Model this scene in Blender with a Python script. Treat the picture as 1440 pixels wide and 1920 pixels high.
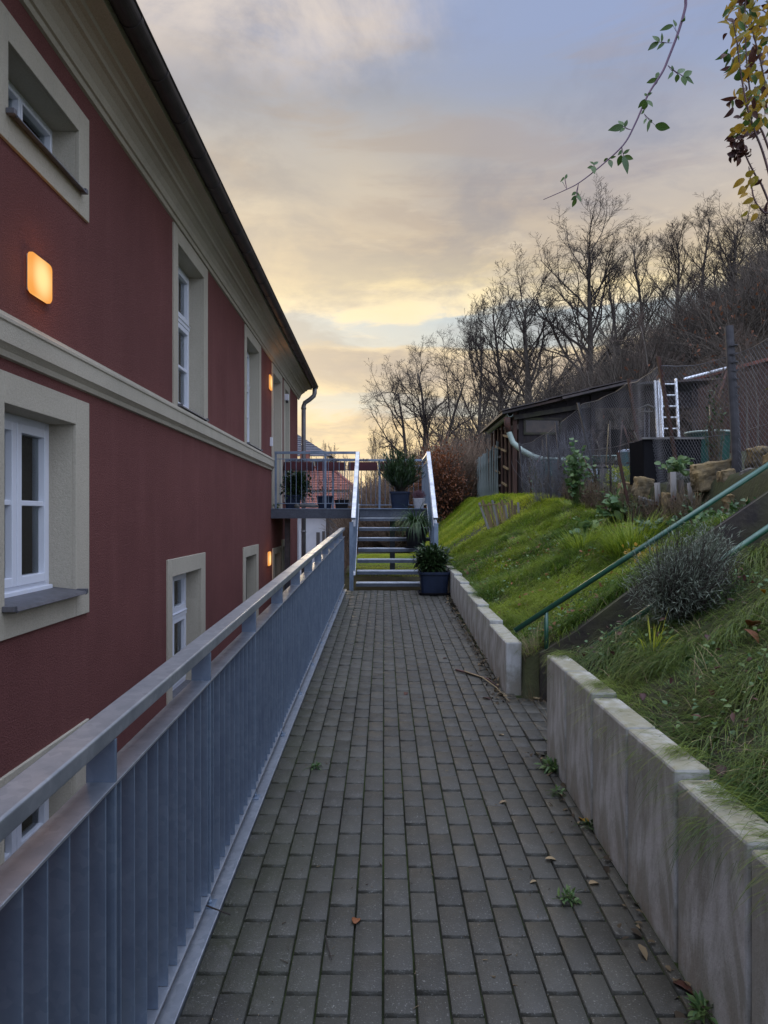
import bpy, math, random
import numpy as np
from mathutils import Vector, Matrix

R = math.radians
rng = np.random.default_rng(7)
random.seed(7)
for o in list(bpy.data.objects):
    bpy.data.objects.remove(o)
scene = bpy.context.scene
COL = scene.collection

# ------------------------------------------------------------------ camera
EYE = 1.5
F = 1387.0
cd = bpy.data.cameras.new('camera')
cd.sensor_fit = 'VERTICAL'; cd.sensor_height = 36.0; cd.lens = 26.0
cd.shift_y = 8 / 1920.0
cd.clip_start = 0.05; cd.clip_end = 3000
cam = bpy.data.objects.new('camera', cd); COL.objects.link(cam)
cam.location = (0, 0, EYE); cam.rotation_euler = (R(90), 0, 0)
scene.camera = cam
scene.render.resolution_x = 768; scene.render.resolution_y = 1024
scene.view_settings.view_transform = 'Standard'
scene.view_settings.look = 'None'
scene.view_settings.exposure = 0.0
scene.view_settings.gamma = 1.0

def srgb(r, g, b):
    def f(c):
        c /= 255.0
        return c / 12.92 if c <= .04045 else ((c + .055) / 1.055) ** 2.4
    return (f(r), f(g), f(b), 1.0)

# ------------------------------------------------------------------ sky
SUN_AZ, SUN_EL = -11.0, 9.0
world = bpy.data.worlds.new('World'); scene.world = world
world.use_nodes = True
wt = world.node_tree; wt.nodes.clear()
def wn(t, **k):
    n = wt.nodes.new(t)
    for a, b in k.items(): setattr(n, a, b)
    return n
def wl(a, b): wt.links.new(a, b)
def wmath(op, a, b=None, c=None, clamp=False):
    n = wn('ShaderNodeMath', operation=op); n.use_clamp = clamp
    for i, v in enumerate((a, b, c)):
        if v is None: continue
        if isinstance(v, (int, float)): n.inputs[i].default_value = v
        else: wl(v, n.inputs[i])
    return n.outputs[0]
tc = wn('ShaderNodeTexCoord'); sp = wn('ShaderNodeSeparateXYZ')
wl(tc.outputs['Generated'], sp.inputs[0])
X, Y, Z = sp.outputs
el = wmath('ARCSINE', Z)
den = wmath('ADD', wmath('MAXIMUM', Z, 0.0), 0.22)
cx = wmath('DIVIDE', X, den); cy = wmath('DIVIDE', Y, den)
cb = wn('ShaderNodeCombineXYZ'); wl(cx, cb.inputs[0]); wl(cy, cb.inputs[1]); cb.inputs[2].default_value = 3.7
def wnoise(scale, detail, rough, vec, dist=0.0):
    n = wn('ShaderNodeTexNoise'); n.inputs['Scale'].default_value = scale
    n.inputs['Detail'].default_value = detail; n.inputs['Roughness'].default_value = rough
    n.inputs['Distortion'].default_value = dist; wl(vec, n.inputs['Vector']); return n.outputs['Fac']
n1 = wnoise(0.85, 8, 0.52, cb.outputs[0], 0.5)
n2 = wnoise(2.6, 9, 0.6, cb.outputs[0], 0.35)
n3 = wnoise(1.3, 6, 0.5, cb.outputs[0], 0.2)
# the bands get bent by the cloud noise
e2 = wmath('ADD', el, wmath('MULTIPLY', wmath('SUBTRACT', n1, 0.5), 0.13))
e2 = wmath('ADD', e2, wmath('MULTIPLY', wmath('SUBTRACT', n2, 0.5), 0.070))
az = wmath('ARCTAN2', X, Y)
cs = wn('ShaderNodeCombineXYZ'); wl(wmath('MULTIPLY', az, 2.2), cs.inputs[0]); wl(wmath('MULTIPLY', el, 11.0), cs.inputs[1]); cs.inputs[2].default_value = 1.3
n4 = wnoise(1.6, 8, 0.58, cs.outputs[0], 0.6)
n5 = wnoise(4.5, 7, 0.6, cs.outputs[0], 0.4)
e2 = wmath('ADD', e2, wmath('MULTIPLY', wmath('SUBTRACT', n4, 0.5), 0.075))
e2 = wmath('ADD', e2, wmath('MULTIPLY', wmath('SUBTRACT', n5, 0.5), 0.030))
e2 = wmath('ADD', e2, 0.012)
f = wmath('DIVIDE', e2, R(60), clamp=True)
ramp = wn('ShaderNodeValToRGB'); cr = ramp.color_ramp; cr.interpolation = 'LINEAR'
stops = [(0, (224, 190, 150)), (5, (247, 218, 158)), (7.8, (238, 210, 165)), (8.5, (210, 213, 205)), (9.2, (214, 210, 196)), (9.7, (240, 216, 172)), (11.2, (206, 186, 164)), (12.5, (214, 192, 162)),
         (13.1, (250, 226, 182)), (13.8, (208, 214, 211)), (16.1, (198, 210, 215)), (16.7, (253, 236, 198)), (18.4, (250, 228, 178)), (20.2, (214, 194, 164)), (23, (190, 177, 163)),
         (26.5, (166, 163, 164)), (30, (154, 160, 174)), (34, (150, 163, 194)), (42, (150, 166, 200)), (60, (166, 172, 188))]
while len(cr.elements) < len(stops): cr.elements.new(0.5)
for e, (d, c) in zip(cr.elements, stops):
    e.position = d / 60.0; e.color = srgb(*c)
wl(f, ramp.inputs[0])
def wmix(fac, a, b, bt='MIX'):
    n = wn('ShaderNodeMix', data_type='RGBA', blend_type=bt)
    for s, v in ((0, fac), (6, a), (7, b)):
        if isinstance(v, (int, float)): n.inputs[s].default_value = v
        elif isinstance(v, tuple): n.inputs[s].default_value = v
        else: wl(v, n.inputs[s])
    return n.outputs[2]
def wmap(v, a, b, c=0.0, d=1.0):
    n = wn('ShaderNodeMapRange'); n.interpolation_type = 'SMOOTHSTEP'
    wl(v, n.inputs[0]); n.inputs[1].default_value = a; n.inputs[2].default_value = b
    n.inputs[3].default_value = c; n.inputs[4].default_value = d; return n.outputs[0]
col = ramp.outputs[0]
# soft grey / cream modulation of the cloud deck
col = wmix(wmath('MULTIPLY', wmap(n3, 0.40, 0.66, 0.0, 0.45), wmap(el, R(31), R(22))), col, srgb(234, 216, 186))
col = wmix(wmap(n4, 0.50, 0.33, 0.0, 0.52), col, srgb(168, 154, 146))
col = wmix(wmath('MULTIPLY', wmap(n5, 0.54, 0.74, 0.0, 0.5), wmap(el, R(26), R(17))), col, srgb(250, 232, 200))
col = wmix(wmap(n2, 0.56, 0.36, 0.0, 0.58), col, srgb(138, 138, 148))
# brighter puffs high up
puff = wmath('MULTIPLY', wmap(wnoise(2.3, 11, 0.60, cb.outputs[0], 0.3), 0.42, 0.62), wmap(el, R(28.0), R(34)))
puff = wmath('MULTIPLY', puff, wmap(X, 0.16, -0.04))
col = wmix(wmath('MULTIPLY', puff, 0.8), col, srgb(230, 216, 204))
# cooler to the right and upward, blue overhead
right = wmath('MULTIPLY', wmap(X, -0.05, 0.42), wmap(el, R(17), R(33)))
col = wmix(wmath('MULTIPLY', right, 0.5), col, srgb(148, 164, 204))
# the glow where the sun has gone behind the roof
sd = Vector((math.sin(R(SUN_AZ)) * math.cos(R(14)), math.cos(R(SUN_AZ)) * math.cos(R(14)), math.sin(R(14))))
dt = wn('ShaderNodeVectorMath', operation='DOT_PRODUCT'); wl(tc.outputs['Generated'], dt.inputs[0]); dt.inputs[1].default_value = sd
glow = wmath('POWER', wmath('MAXIMUM', dt.outputs['Value'], 0.0), 34)
col = wmix(wmath('MULTIPLY', glow, 0.36), col, (1.05, 0.86, 0.56, 1))
# the sky behind the viewer is plain blue grey dusk
col = wmix(wmap(Y, 0.35, -0.35), col, srgb(158, 168, 190))
# added fill: unseen sky overhead and behind the viewer boosted to brighten the foreground
fill_gain = wmath('ADD', 1.0, wmath('ADD', wmath('MULTIPLY', wmap(el, R(40), R(64)), 4.6), wmath('MULTIPLY', wmap(Y, 0.30, -0.5), 2.1)))
vm = wn('ShaderNodeVectorMath', operation='SCALE'); wl(col, vm.inputs[0]); wl(fill_gain, vm.inputs['Scale']); col = vm.outputs[0]
col = wmix(wmap(Z, 0.0, -0.06), col, srgb(70, 66, 60))
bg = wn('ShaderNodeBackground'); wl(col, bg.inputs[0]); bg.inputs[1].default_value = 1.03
sky = wn('ShaderNodeTexSky'); sky.sky_type = 'NISHITA'; sky.sun_disc = False
sky.sun_elevation = R(SUN_EL); sky.sun_rotation = R(SUN_AZ)
bg2 = wn('ShaderNodeBackground'); wl(sky.outputs[0], bg2.inputs[0]); bg2.inputs[1].default_value = 0.005
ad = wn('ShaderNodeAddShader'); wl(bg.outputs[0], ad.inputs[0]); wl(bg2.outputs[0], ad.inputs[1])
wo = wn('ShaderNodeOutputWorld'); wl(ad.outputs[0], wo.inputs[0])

sl = bpy.data.lights.new('sun', 'SUN'); sl.energy = 0.9; sl.angle = R(14); sl.color = (1.0, 0.80, 0.55)
so = bpy.data.objects.new('sun', sl); COL.objects.link(so)
S = Vector((math.sin(R(SUN_AZ)) * math.cos(R(SUN_EL)), math.cos(R(SUN_AZ)) * math.cos(R(SUN_EL)), math.sin(R(SUN_EL))))
so.rotation_euler = S.to_track_quat('Z', 'Y').to_euler(); so.location = (-5, 30, 20)

# ------------------------------------------------------------------ materials
MATS = {}
def mat(name, color, color2=None, scale=8.0, rough=0.7, metal=0.0, bump=0.0, bscale=None, detail=5,
        spec=0.4, stretch=None, transl=0.0, attr=False, dark=None, dscale=1.5, damt=0.5, coord='Object', lo=0.35, hi=0.65):
    if name in MATS: return MATS[name]
    m = bpy.data.materials.new(name); m.use_nodes = True; MATS[name] = m
    t = m.node_tree; p = t.nodes['Principled BSDF']
    L = t.links.new
    p.inputs['Roughness'].default_value = rough; p.inputs['Metallic'].default_value = metal
    p.inputs['Specular IOR Level'].default_value = spec
    c1 = tuple(color) + (1,); c2 = tuple(color2) + (1,) if color2 else None
    tcn = t.nodes.new('ShaderNodeTexCoord'); mp = t.nodes.new('ShaderNodeMapping')
    L(tcn.outputs[coord], mp.inputs[0])
    if stretch: mp.inputs['Scale'].default_value = stretch
    out = None
    if attr:
        at = t.nodes.new('ShaderNodeAttribute'); at.attribute_name = 'rnd'; fac = at.outputs['Fac']
    else:
        nz = t.nodes.new('ShaderNodeTexNoise'); nz.inputs['Scale'].default_value = scale
        nz.inputs['Detail'].default_value = detail; nz.inputs['Roughness'].default_value = 0.6
        L(mp.outputs[0], nz.inputs['Vector'])
        mr = t.nodes.new('ShaderNodeMapRange'); L(nz.outputs['Fac'], mr.inputs[0])
        mr.inputs[1].default_value = lo; mr.inputs[2].default_value = hi; fac = mr.outputs[0]
    if c2:
        mx = t.nodes.new('ShaderNodeMix'); mx.data_type = 'RGBA'
        L(fac, mx.inputs[0]); mx.inputs[6].default_value = c1; mx.inputs[7].default_value = c2
        out = mx.outputs[2]
    if dark:
        nd = t.nodes.new('ShaderNodeTexNoise'); nd.inputs['Scale'].default_value = dscale; nd.inputs['Detail'].default_value = 6
        L(mp.outputs[0], nd.inputs['Vector'])
        md = t.nodes.new('ShaderNodeMapRange'); L(nd.outputs['Fac'], md.inputs[0])
        md.inputs[1].default_value = 0.42; md.inputs[2].default_value = 0.72; md.inputs[4].default_value = damt
        mx2 = t.nodes.new('ShaderNodeMix'); mx2.data_type = 'RGBA'; L(md.outputs[0], mx2.inputs[0])
        if out: L(out, mx2.inputs[6])
        else: mx2.inputs[6].default_value = c1
        mx2.inputs[7].default_value = tuple(dark) + (1,); out = mx2.outputs[2]
    if out: L(out, p.inputs['Base Color'])
    else: p.inputs['Base Color'].default_value = c1
    if bump:
        nb = t.nodes.new('ShaderNodeTexNoise'); nb.inputs['Scale'].default_value = bscale or scale * 4
        nb.inputs['Detail'].default_value = 4; L(mp.outputs[0], nb.inputs['Vector'])
        b = t.nodes.new('ShaderNodeBump'); b.inputs['Strength'].default_value = bump; b.inputs['Distance'].default_value = 0.01
        L(nb.outputs['Fac'], b.inputs['Height']); L(b.outputs[0], p.inputs['Normal'])
    if transl:
        tr = t.nodes.new('ShaderNodeBsdfTranslucent')
        if out: L(out, tr.inputs[0])
        else: tr.inputs[0].default_value = c1
        ms = t.nodes.new('ShaderNodeMixShader'); ms.inputs[0].default_value = transl
        L(p.outputs[0], ms.inputs[1]); L(tr.outputs[0], ms.inputs[2])
        L(ms.outputs[0], t.nodes['Material Output'].inputs['Surface'])
    return m

def emis(name, c, s, edge=None):
    m = bpy.data.materials.new(name); m.use_nodes = True; t = m.node_tree
    p = t.nodes['Principled BSDF']; p.inputs['Base Color'].default_value = (.02, .012, .006, 1)
    p.inputs['Roughness'].default_value = 1.0; p.inputs['Specular IOR Level'].default_value = 0
    p.inputs['Emission Color'].default_value = tuple(c) + (1,); p.inputs['Emission Strength'].default_value = s
    return m

def glass_mat(name, tint=(.75, .8, .8), refl=1.0):
    m = bpy.data.materials.new(name); m.use_nodes = True; t = m.node_tree; t.nodes.clear(); L = t.links.new
    tr = t.nodes.new('ShaderNodeBsdfTransparent'); tr.inputs[0].default_value = tuple(tint) + (1,)
    gl = t.nodes.new('ShaderNodeBsdfGlossy'); gl.inputs['Roughness'].default_value = .02
    fr = t.nodes.new('ShaderNodeFresnel'); fr.inputs[0].default_value = 1.5
    ms = t.nodes.new('ShaderNodeMixShader'); L(fr.outputs[0], ms.inputs[0]); L(tr.outputs[0], ms.inputs[1]); L(gl.outputs[0], ms.inputs[2])
    o = t.nodes.new('ShaderNodeOutputMaterial'); L(ms.outputs[0], o.inputs[0]); return m

def plaster_mat(name, c, c2, streak, amt, bump):
    """roughcast render with soft blotches and faint vertical run marks"""
    m = bpy.data.materials.new(name); m.use_nodes = True; t = m.node_tree; L = t.links.new
    p = t.nodes['Principled BSDF']; p.inputs['Roughness'].default_value = .92; p.inputs['Specular IOR Level'].default_value = .2
    tcn = t.nodes.new('ShaderNodeTexCoord')
    def noise(sc, det, stretch=None):
        v = tcn.outputs['Object']
        if stretch:
            mp = t.nodes.new('ShaderNodeMapping'); mp.inputs['Scale'].default_value = stretch; L(v, mp.inputs[0]); v = mp.outputs[0]
        n = t.nodes.new('ShaderNodeTexNoise'); n.inputs['Scale'].default_value = sc; n.inputs['Detail'].default_value = det
        n.inputs['Roughness'].default_value = .62; L(v, n.inputs['Vector']); return n.outputs['Fac']
    def mr(v, a, b, hi):
        n = t.nodes.new('ShaderNodeMapRange'); L(v, n.inputs[0]); n.inputs[1].default_value = a; n.inputs[2].default_value = b
        n.inputs[4].default_value = hi; return n.outputs[0]
    def mix(f_, a, b):
        n = t.nodes.new('ShaderNodeMix'); n.data_type = 'RGBA'
        if isinstance(f_, float): n.inputs[0].default_value = f_
        else: L(f_, n.inputs[0])
        if isinstance(a, tuple): n.inputs[6].default_value = a + (1,)
        else: L(a, n.inputs[6])
        n.inputs[7].default_value = b + (1,); return n.outputs[2]
    o = mix(mr(noise(1.1, 6), .35, .68, 1.0), c, c2)
    o = mix(mr(noise(1.6, 5, (1, 2.2, .25)), .5, .75, amt), o, streak)
    fine = noise(85, 4)
    o = mix(mr(fine, .50, .66, .62 if bump > .6 else .22), o, tuple(v * .42 for v in c))
    o = mix(mr(noise(62, 3), .56, .70, .35 if bump > .6 else .15), o, tuple(min(1, v * 1.5) for v in c))
    o = mix(mr(noise(.55, 4, (1, 1, .6)), .5, .72, .5), o, tuple(v * .72 for v in c))
    L(o, p.inputs['Base Color'])
    b = t.nodes.new('ShaderNodeBump'); b.inputs['Strength'].default_value = bump; b.inputs['Distance'].default_value = .012
    mx = t.nodes.new('ShaderNodeMath'); mx.operation = 'ADD'; L(noise(75, 3), mx.inputs[0]); L(noise(190, 2), mx.inputs[1])
    L(mx.outputs[0], b.inputs['Height']); L(b.outputs[0], p.inputs['Normal'])
    return m

M = {}
M['red'] = plaster_mat('red_roughcast', (.225, .086, .076), (.185, .070, .063), (.262, .108, .096), .6, 1.0)
M['beige'] = plaster_mat('beige_render', (.50, .45, .355), (.44, .395, .31), (.36, .33, .265), .5, .4)
M['white_render'] = mat('white_render', (.62, .62, .64), (.52, .53, .56), scale=2, rough=.9, bump=.2, bscale=80)
M['upvc'] = mat('white_window_paint', (.72, .74, .80), rough=.35)
M['glass'] = glass_mat('window_glass')
M['curtain'] = mat('curtain_cloth', (.74, .73, .72), (.84, .83, .82), scale=3, rough=.9, stretch=(1, 9, .3))
M['blindc'] = mat('blind_cloth', (.72, .67, .58), (.64, .60, .52), scale=3, rough=.9)
M['room'] = mat('room_dark', (.11, .10, .095), rough=.9)
M['sill'] = mat('zinc_sill', (.17, .17, .19), (.12, .12, .13), scale=20, rough=.5, metal=.5)
M['gutter'] = mat('dark_gutter', (.060, .052, .052), (.035, .030, .030), scale=5, rough=.5, metal=.2, bump=.1)
M['pipe'] = mat('grey_pipe', (.24, .23, .24), (.17, .165, .17), scale=5, rough=.5, metal=.4)
M['tile_dark'] = mat('dark_roof_tile', (.09, .07, .065), (.05, .045, .045), scale=12, rough=.8, bump=.4)
M['galv'] = None
M['pot'] = mat('navy_plastic', (.012, .021, .048), (.008, .015, .034), scale=14, rough=.5, spec=.3)
M['blackpot'] = mat('black_plastic', (.016, .016, .020), rough=.6, spec=.15)
M['trough'] = mat('trough_rubber', (.016, .016, .018), rough=1.0, spec=0.0)
M['wicker'] = mat('white_wicker', (.60, .60, .62), (.45, .45, .48), scale=30, rough=.8)
M['soil'] = mat('soil', (.045, .032, .022), (.02, .015, .011), scale=25, rough=1, bump=.8)
M['bark'] = mat('bark', (.035, .028, .023), (.075, .062, .050), scale=6, rough=.95, bump=.7, bscale=40, stretch=(1, 1, .3))
M['barkpale'] = mat('pale_bark', (.15, .13, .11), (.09, .075, .062), scale=6, rough=.95)
M['twig'] = mat('twig', (.085, .062, .050), (.14, .105, .085), rough=.9, scale=.8)
M['twigdark'] = mat('dark_twig', (.030, .023, .020), (.052, .040, .032), rough=.9, scale=.8)
M['drystem'] = mat('dry_stem', (.075, .055, .035), (.20, .15, .09), rough=.9, attr=True)
M['bushtwig'] = mat('bush_twig', (.10, .070, .052), (.27, .195, .135), rough=.95, attr=True)
M['scrub'] = mat('scrub_twig', (.034, .028, .023), (.135, .110, .085), rough=.95, attr=True)
M['purple'] = mat('rose_cane', (.10, .055, .11), (.16, .075, .12), scale=8, rough=.5)
M['cane'] = mat('brown_cane', (.11, .055, .055), (.07, .045, .04), scale=8, rough=.6)
M['leafg'] = mat('green_leaf', (.040, .090, .018), (.085, .150, .035), rough=.45, attr=True, transl=.35)
M['leafd'] = mat('dark_leaf', (.016, .034, .012), (.040, .075, .024), rough=.33, attr=True, transl=.15)
M['leafm'] = mat('strap_leaf', (.022, .055, .018), (.060, .12, .035), rough=.35, attr=True, transl=.2)
M['leafy'] = mat('yellow_leaf', (.42, .24, .022), (.20, .19, .030), rough=.5, attr=True, transl=.5)
M['leafb'] = mat('brown_leaf', (.10, .040, .025), (.045, .018, .018), rough=.6, attr=True, transl=.25)
M['leafc'] = mat('copper_leaf', (.26, .095, .035), (.12, .048, .025), rough=.6, attr=True, transl=.3)
M['leafgrey'] = mat('grey_leaf', (.10, .125, .09), (.22, .25, .19), rough=.7, attr=True, transl=.2)
M['mallow'] = mat('mallow_leaf', (.060, .130, .050), (.13, .20, .060), rough=.5, attr=True, transl=.3)
M['grass'] = mat('grass_blade', (.048, .115, .010), (.33, .40, .040), rough=.5, attr=True, transl=.4, spec=.3)
M['grassnear'] = mat('near_grass_blade', (.032, .080, .010), (.20, .25, .032), rough=.45, attr=True, transl=.35, spec=.4)
M['lawn'] = mat('lawn_blade', (.16, .25, .018), (.44, .44, .05), rough=.5, attr=True, transl=.5, spec=.2)
M['dry'] = mat('dry_stalk', (.30, .23, .13), (.18, .13, .08), rough=.8, attr=True)
M['greenrail'] = mat('green_rail_paint', (.020, .095, .056), (.014, .065, .042), scale=15, rough=.32, spec=.6)
M['wood_dark'] = mat('wet_dark_timber', (.022, .018, .016), (.050, .040, .030), scale=6, rough=.7, bump=.5, bscale=30, dark=(.055, .065, .015), dscale=3, damt=.6)
M['shedwood'] = mat('dark_stained_boards', (.030, .022, .024), (.018, .014, .015), scale=4, rough=.8, stretch=(6, 6, .5), bump=.3)
M['redwood'] = mat('red_brown_boards', (.085, .042, .030), (.050, .027, .021), scale=5, rough=.8, stretch=(6, 6, .5), bump=.3)
M['plank'] = mat('weathered_plank', (.20, .14, .065), (.10, .075, .045), scale=5, rough=.85, stretch=(3, 3, .4), bump=.3)
M['greyplank'] = mat('grey_plank', (.20, .19, .18), (.12, .115, .11), scale=5, rough=.85, stretch=(3, 3, .4), bump=.3)
M['felt'] = mat('roofing_felt', (.030, .030, .036), (.060, .055, .055), scale=3, rough=.75, dark=(.11, .05, .025), dscale=1.2, damt=.6)
M['rust'] = mat('rusty_steel', (.085, .035, .024), (.040, .024, .020), scale=20, rough=.85, bump=.3)
M['postgrey'] = mat('grey_post', (.065, .062, .068), (.035, .034, .038), scale=12, rough=.7)
M['wire'] = mat('fence_wire', (.15, .15, .165), rough=.6, metal=.2)
M['alu'] = mat('aluminium', (.70, .72, .76), rough=.35, metal=.3)
M['teal'] = mat('teal_plastic', (.045, .13, .14), (.035, .10, .11), scale=6, rough=.5)
M['greenplastic'] = mat('green_plastic', (.015, .080, .065), (.010, .055, .045), scale=6, rough=.45)
M['palepipe'] = mat('pale_green_pipe', (.36, .43, .38), (.28, .34, .30), scale=6, rough=.5)
M['sand'] = mat('sandstone', (.26, .185, .085), (.15, .12, .075), scale=7, rough=.95, bump=.6, dark=(.06, .05, .035), dscale=3, damt=.8)
M['greystone'] = mat('grey_stone', (.17, .16, .15), (.10, .095, .09), scale=7, rough=.95, bump=.6, dark=(.05, .055, .03), dscale=3, damt=.8)
M['redtile'] = mat('red_roof_tile', (.26, .10, .072), (.17, .065, .05), scale=2.5, rough=.85, bump=.4)
M['slate'] = mat('slate', (.075, .080, .10), (.05, .05, .065), scale=3, rough=.6)
M['redbox'] = mat('dark_red_planter', (.085, .018, .022), (.05, .012, .016), scale=6, rough=.6)
M['hill'] = mat('hillside_soil', (.055, .042, .030), (.095, .068, .045), scale=.5, rough=1, bump=.6, bscale=3, dark=(.10, .05, .022), dscale=.15, damt=.7)
M['bankdirt'] = mat('bank_soil', (.022, .022, .010), (.040, .045, .014), scale=3, rough=1, bump=.7, bscale=30)
M['courtyard'] = mat('courtyard_gravel', (.12, .115, .105), (.08, .078, .072), scale=6, rough=1, bump=.5, bscale=60)
M['jointdirt'] = mat('paver_joint_dirt', (.006, .006, .005), (.016, .018, .008), scale=2.5, rough=1, bump=.4, bscale=80, dark=(.045, .075, .010), dscale=1.6, damt=.8)
M['bluewhite'] = mat('pale_plastic', (.42, .48, .56), rough=.5)
M['netting'] = mat('dark_netting', (.025, .024, .03), rough=.9)
M['lampframe'] = mat('lamp_frame', (.60, .56, .58), rough=.4)
M['lampglow'] = emis('lamp_glow', (1.0, .55, .16), 1.0)
_t = M['lampglow'].node_tree; _p = _t.nodes['Principled BSDF']; _c = _t.nodes.new('ShaderNodeTexCoord'); _l = _t.nodes.new('ShaderNodeVectorMath'); _l.operation = 'LENGTH'
_t.links.new(_c.outputs['Object'], _l.inputs[0]); _r = _t.nodes.new('ShaderNodeMapRange'); _r.interpolation_type = 'SMOOTHSTEP'; _t.links.new(_l.outputs['Value'], _r.inputs[0])
_r.inputs[1].default_value = .045; _r.inputs[2].default_value = .165
_m = _t.nodes.new('ShaderNodeMix'); _m.data_type = 'RGBA'; _t.links.new(_r.outputs[0], _m.inputs[0]); _m.inputs[6].default_value = (1.15, .80, .34, 1); _m.inputs[7].default_value = (.95, .38, .08, 1)
_t.links.new(_m.outputs[2], _p.inputs['Emission Color'])

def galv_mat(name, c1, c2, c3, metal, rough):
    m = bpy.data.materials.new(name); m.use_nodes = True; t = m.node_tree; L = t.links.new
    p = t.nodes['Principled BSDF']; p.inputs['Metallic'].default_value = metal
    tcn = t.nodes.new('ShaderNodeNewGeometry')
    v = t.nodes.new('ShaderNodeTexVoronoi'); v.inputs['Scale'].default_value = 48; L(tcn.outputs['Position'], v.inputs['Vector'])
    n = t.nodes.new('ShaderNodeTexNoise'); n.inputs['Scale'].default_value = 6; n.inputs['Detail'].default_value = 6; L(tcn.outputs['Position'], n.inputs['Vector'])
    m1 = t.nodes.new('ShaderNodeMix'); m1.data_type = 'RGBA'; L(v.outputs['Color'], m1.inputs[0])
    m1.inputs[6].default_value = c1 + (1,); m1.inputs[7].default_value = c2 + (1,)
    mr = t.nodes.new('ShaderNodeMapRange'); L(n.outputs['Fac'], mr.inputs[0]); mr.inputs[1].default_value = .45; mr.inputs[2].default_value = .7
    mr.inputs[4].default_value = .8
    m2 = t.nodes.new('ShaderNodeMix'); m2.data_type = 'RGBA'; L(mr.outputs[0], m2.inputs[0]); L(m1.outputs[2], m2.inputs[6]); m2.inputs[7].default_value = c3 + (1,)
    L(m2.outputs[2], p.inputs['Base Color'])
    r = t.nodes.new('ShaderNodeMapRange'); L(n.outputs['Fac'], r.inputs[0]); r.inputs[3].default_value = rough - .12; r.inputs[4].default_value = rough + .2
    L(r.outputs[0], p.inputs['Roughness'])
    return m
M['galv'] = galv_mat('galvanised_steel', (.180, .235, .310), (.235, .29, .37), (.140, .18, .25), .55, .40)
M['galvdark'] = galv_mat('dark_galvanised', (.07, .08, .105), (.10, .115, .14), (.06, .07, .09), .4, .5)  # darker steel tone for tread fronts, edge beams, joists and support posts
M['galvtop'] = galv_mat('galvanised_rail', (.36, .395, .44), (.50, .53, .57), (.25, .275, .31), .75, .33)

def paver_mat():
    m = bpy.data.materials.new('concrete_paver'); m.use_nodes = True; t = m.node_tree; L = t.links.new
    p = t.nodes['Principled BSDF']; p.inputs['Specular IOR Level'].default_value = .45
    tcn = t.nodes.new('ShaderNodeTexCoord'); at = t.nodes.new('ShaderNodeAttribute'); at.attribute_name = 'rnd'
    def nz(s, d=5):
        n = t.nodes.new('ShaderNodeTexNoise'); n.inputs['Scale'].default_value = s; n.inputs['Detail'].default_value = d; n.inputs['Roughness'].default_value = .65
        L(tcn.outputs['Object'], n.inputs['Vector']); return n.outputs['Fac']
    def mr(v, a, b, c=0., d=1.):
        n = t.nodes.new('ShaderNodeMapRange'); L(v, n.inputs[0])
        for i, q in enumerate((a, b, c, d)): n.inputs[i + 1].default_value = q
        return n.outputs[0]
    def mix(f_, a, b, bt='MIX'):
        n = t.nodes.new('ShaderNodeMix'); n.data_type = 'RGBA'; n.blend_type = bt; L(f_, n.inputs[0])
        if isinstance(a, tuple): n.inputs[6].default_value = a + (1,)
        else: L(a, n.inputs[6])
        n.inputs[7].default_value = b + (1,); return n.outputs[2]
    o = mix(at.outputs['Fac'], (.028, .028, .022), (.056, .055, .045))
    o = mix(mr(nz(1.3), .42, .72, 0, .75), o, (.026, .024, .019))
    sp_ = t.nodes.new('ShaderNodeSeparateXYZ'); L(tcn.outputs['Object'], sp_.inputs[0])
    mossx = mr(sp_.outputs[0], -.10, -.52, 0, 1)
    mm = t.nodes.new('ShaderNodeMath'); mm.operation = 'MULTIPLY'; L(mossx, mm.inputs[0]); L(mr(nz(2.2), .38, .6, 0, .8), mm.inputs[1])
    o = mix(mm.outputs[0], o, (.030, .033, .016))
    o = mix(mr(nz(150, 2), .62, .72, 0, .6), o, (.26, .26, .235))
    o = mix(mr(nz(105, 2), .58, .70, 0, .7), o, (.05, .05, .048))
    o = mix(mr(nz(9, 4), .6, .8, 0, .4), o, (.14, .135, .12))
    L(o, p.inputs['Base Color']); L(mr(nz(3), .3, .7, .42, .68), p.inputs['Roughness'])
    b = t.nodes.new('ShaderNodeBump'); b.inputs['Strength'].default_value = .55; b.inputs['Distance'].default_value = .004
    L(nz(190, 3), b.inputs['Height']); L(b.outputs[0], p.inputs['Normal'])
    return m
M['paver'] = paver_mat()

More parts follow.
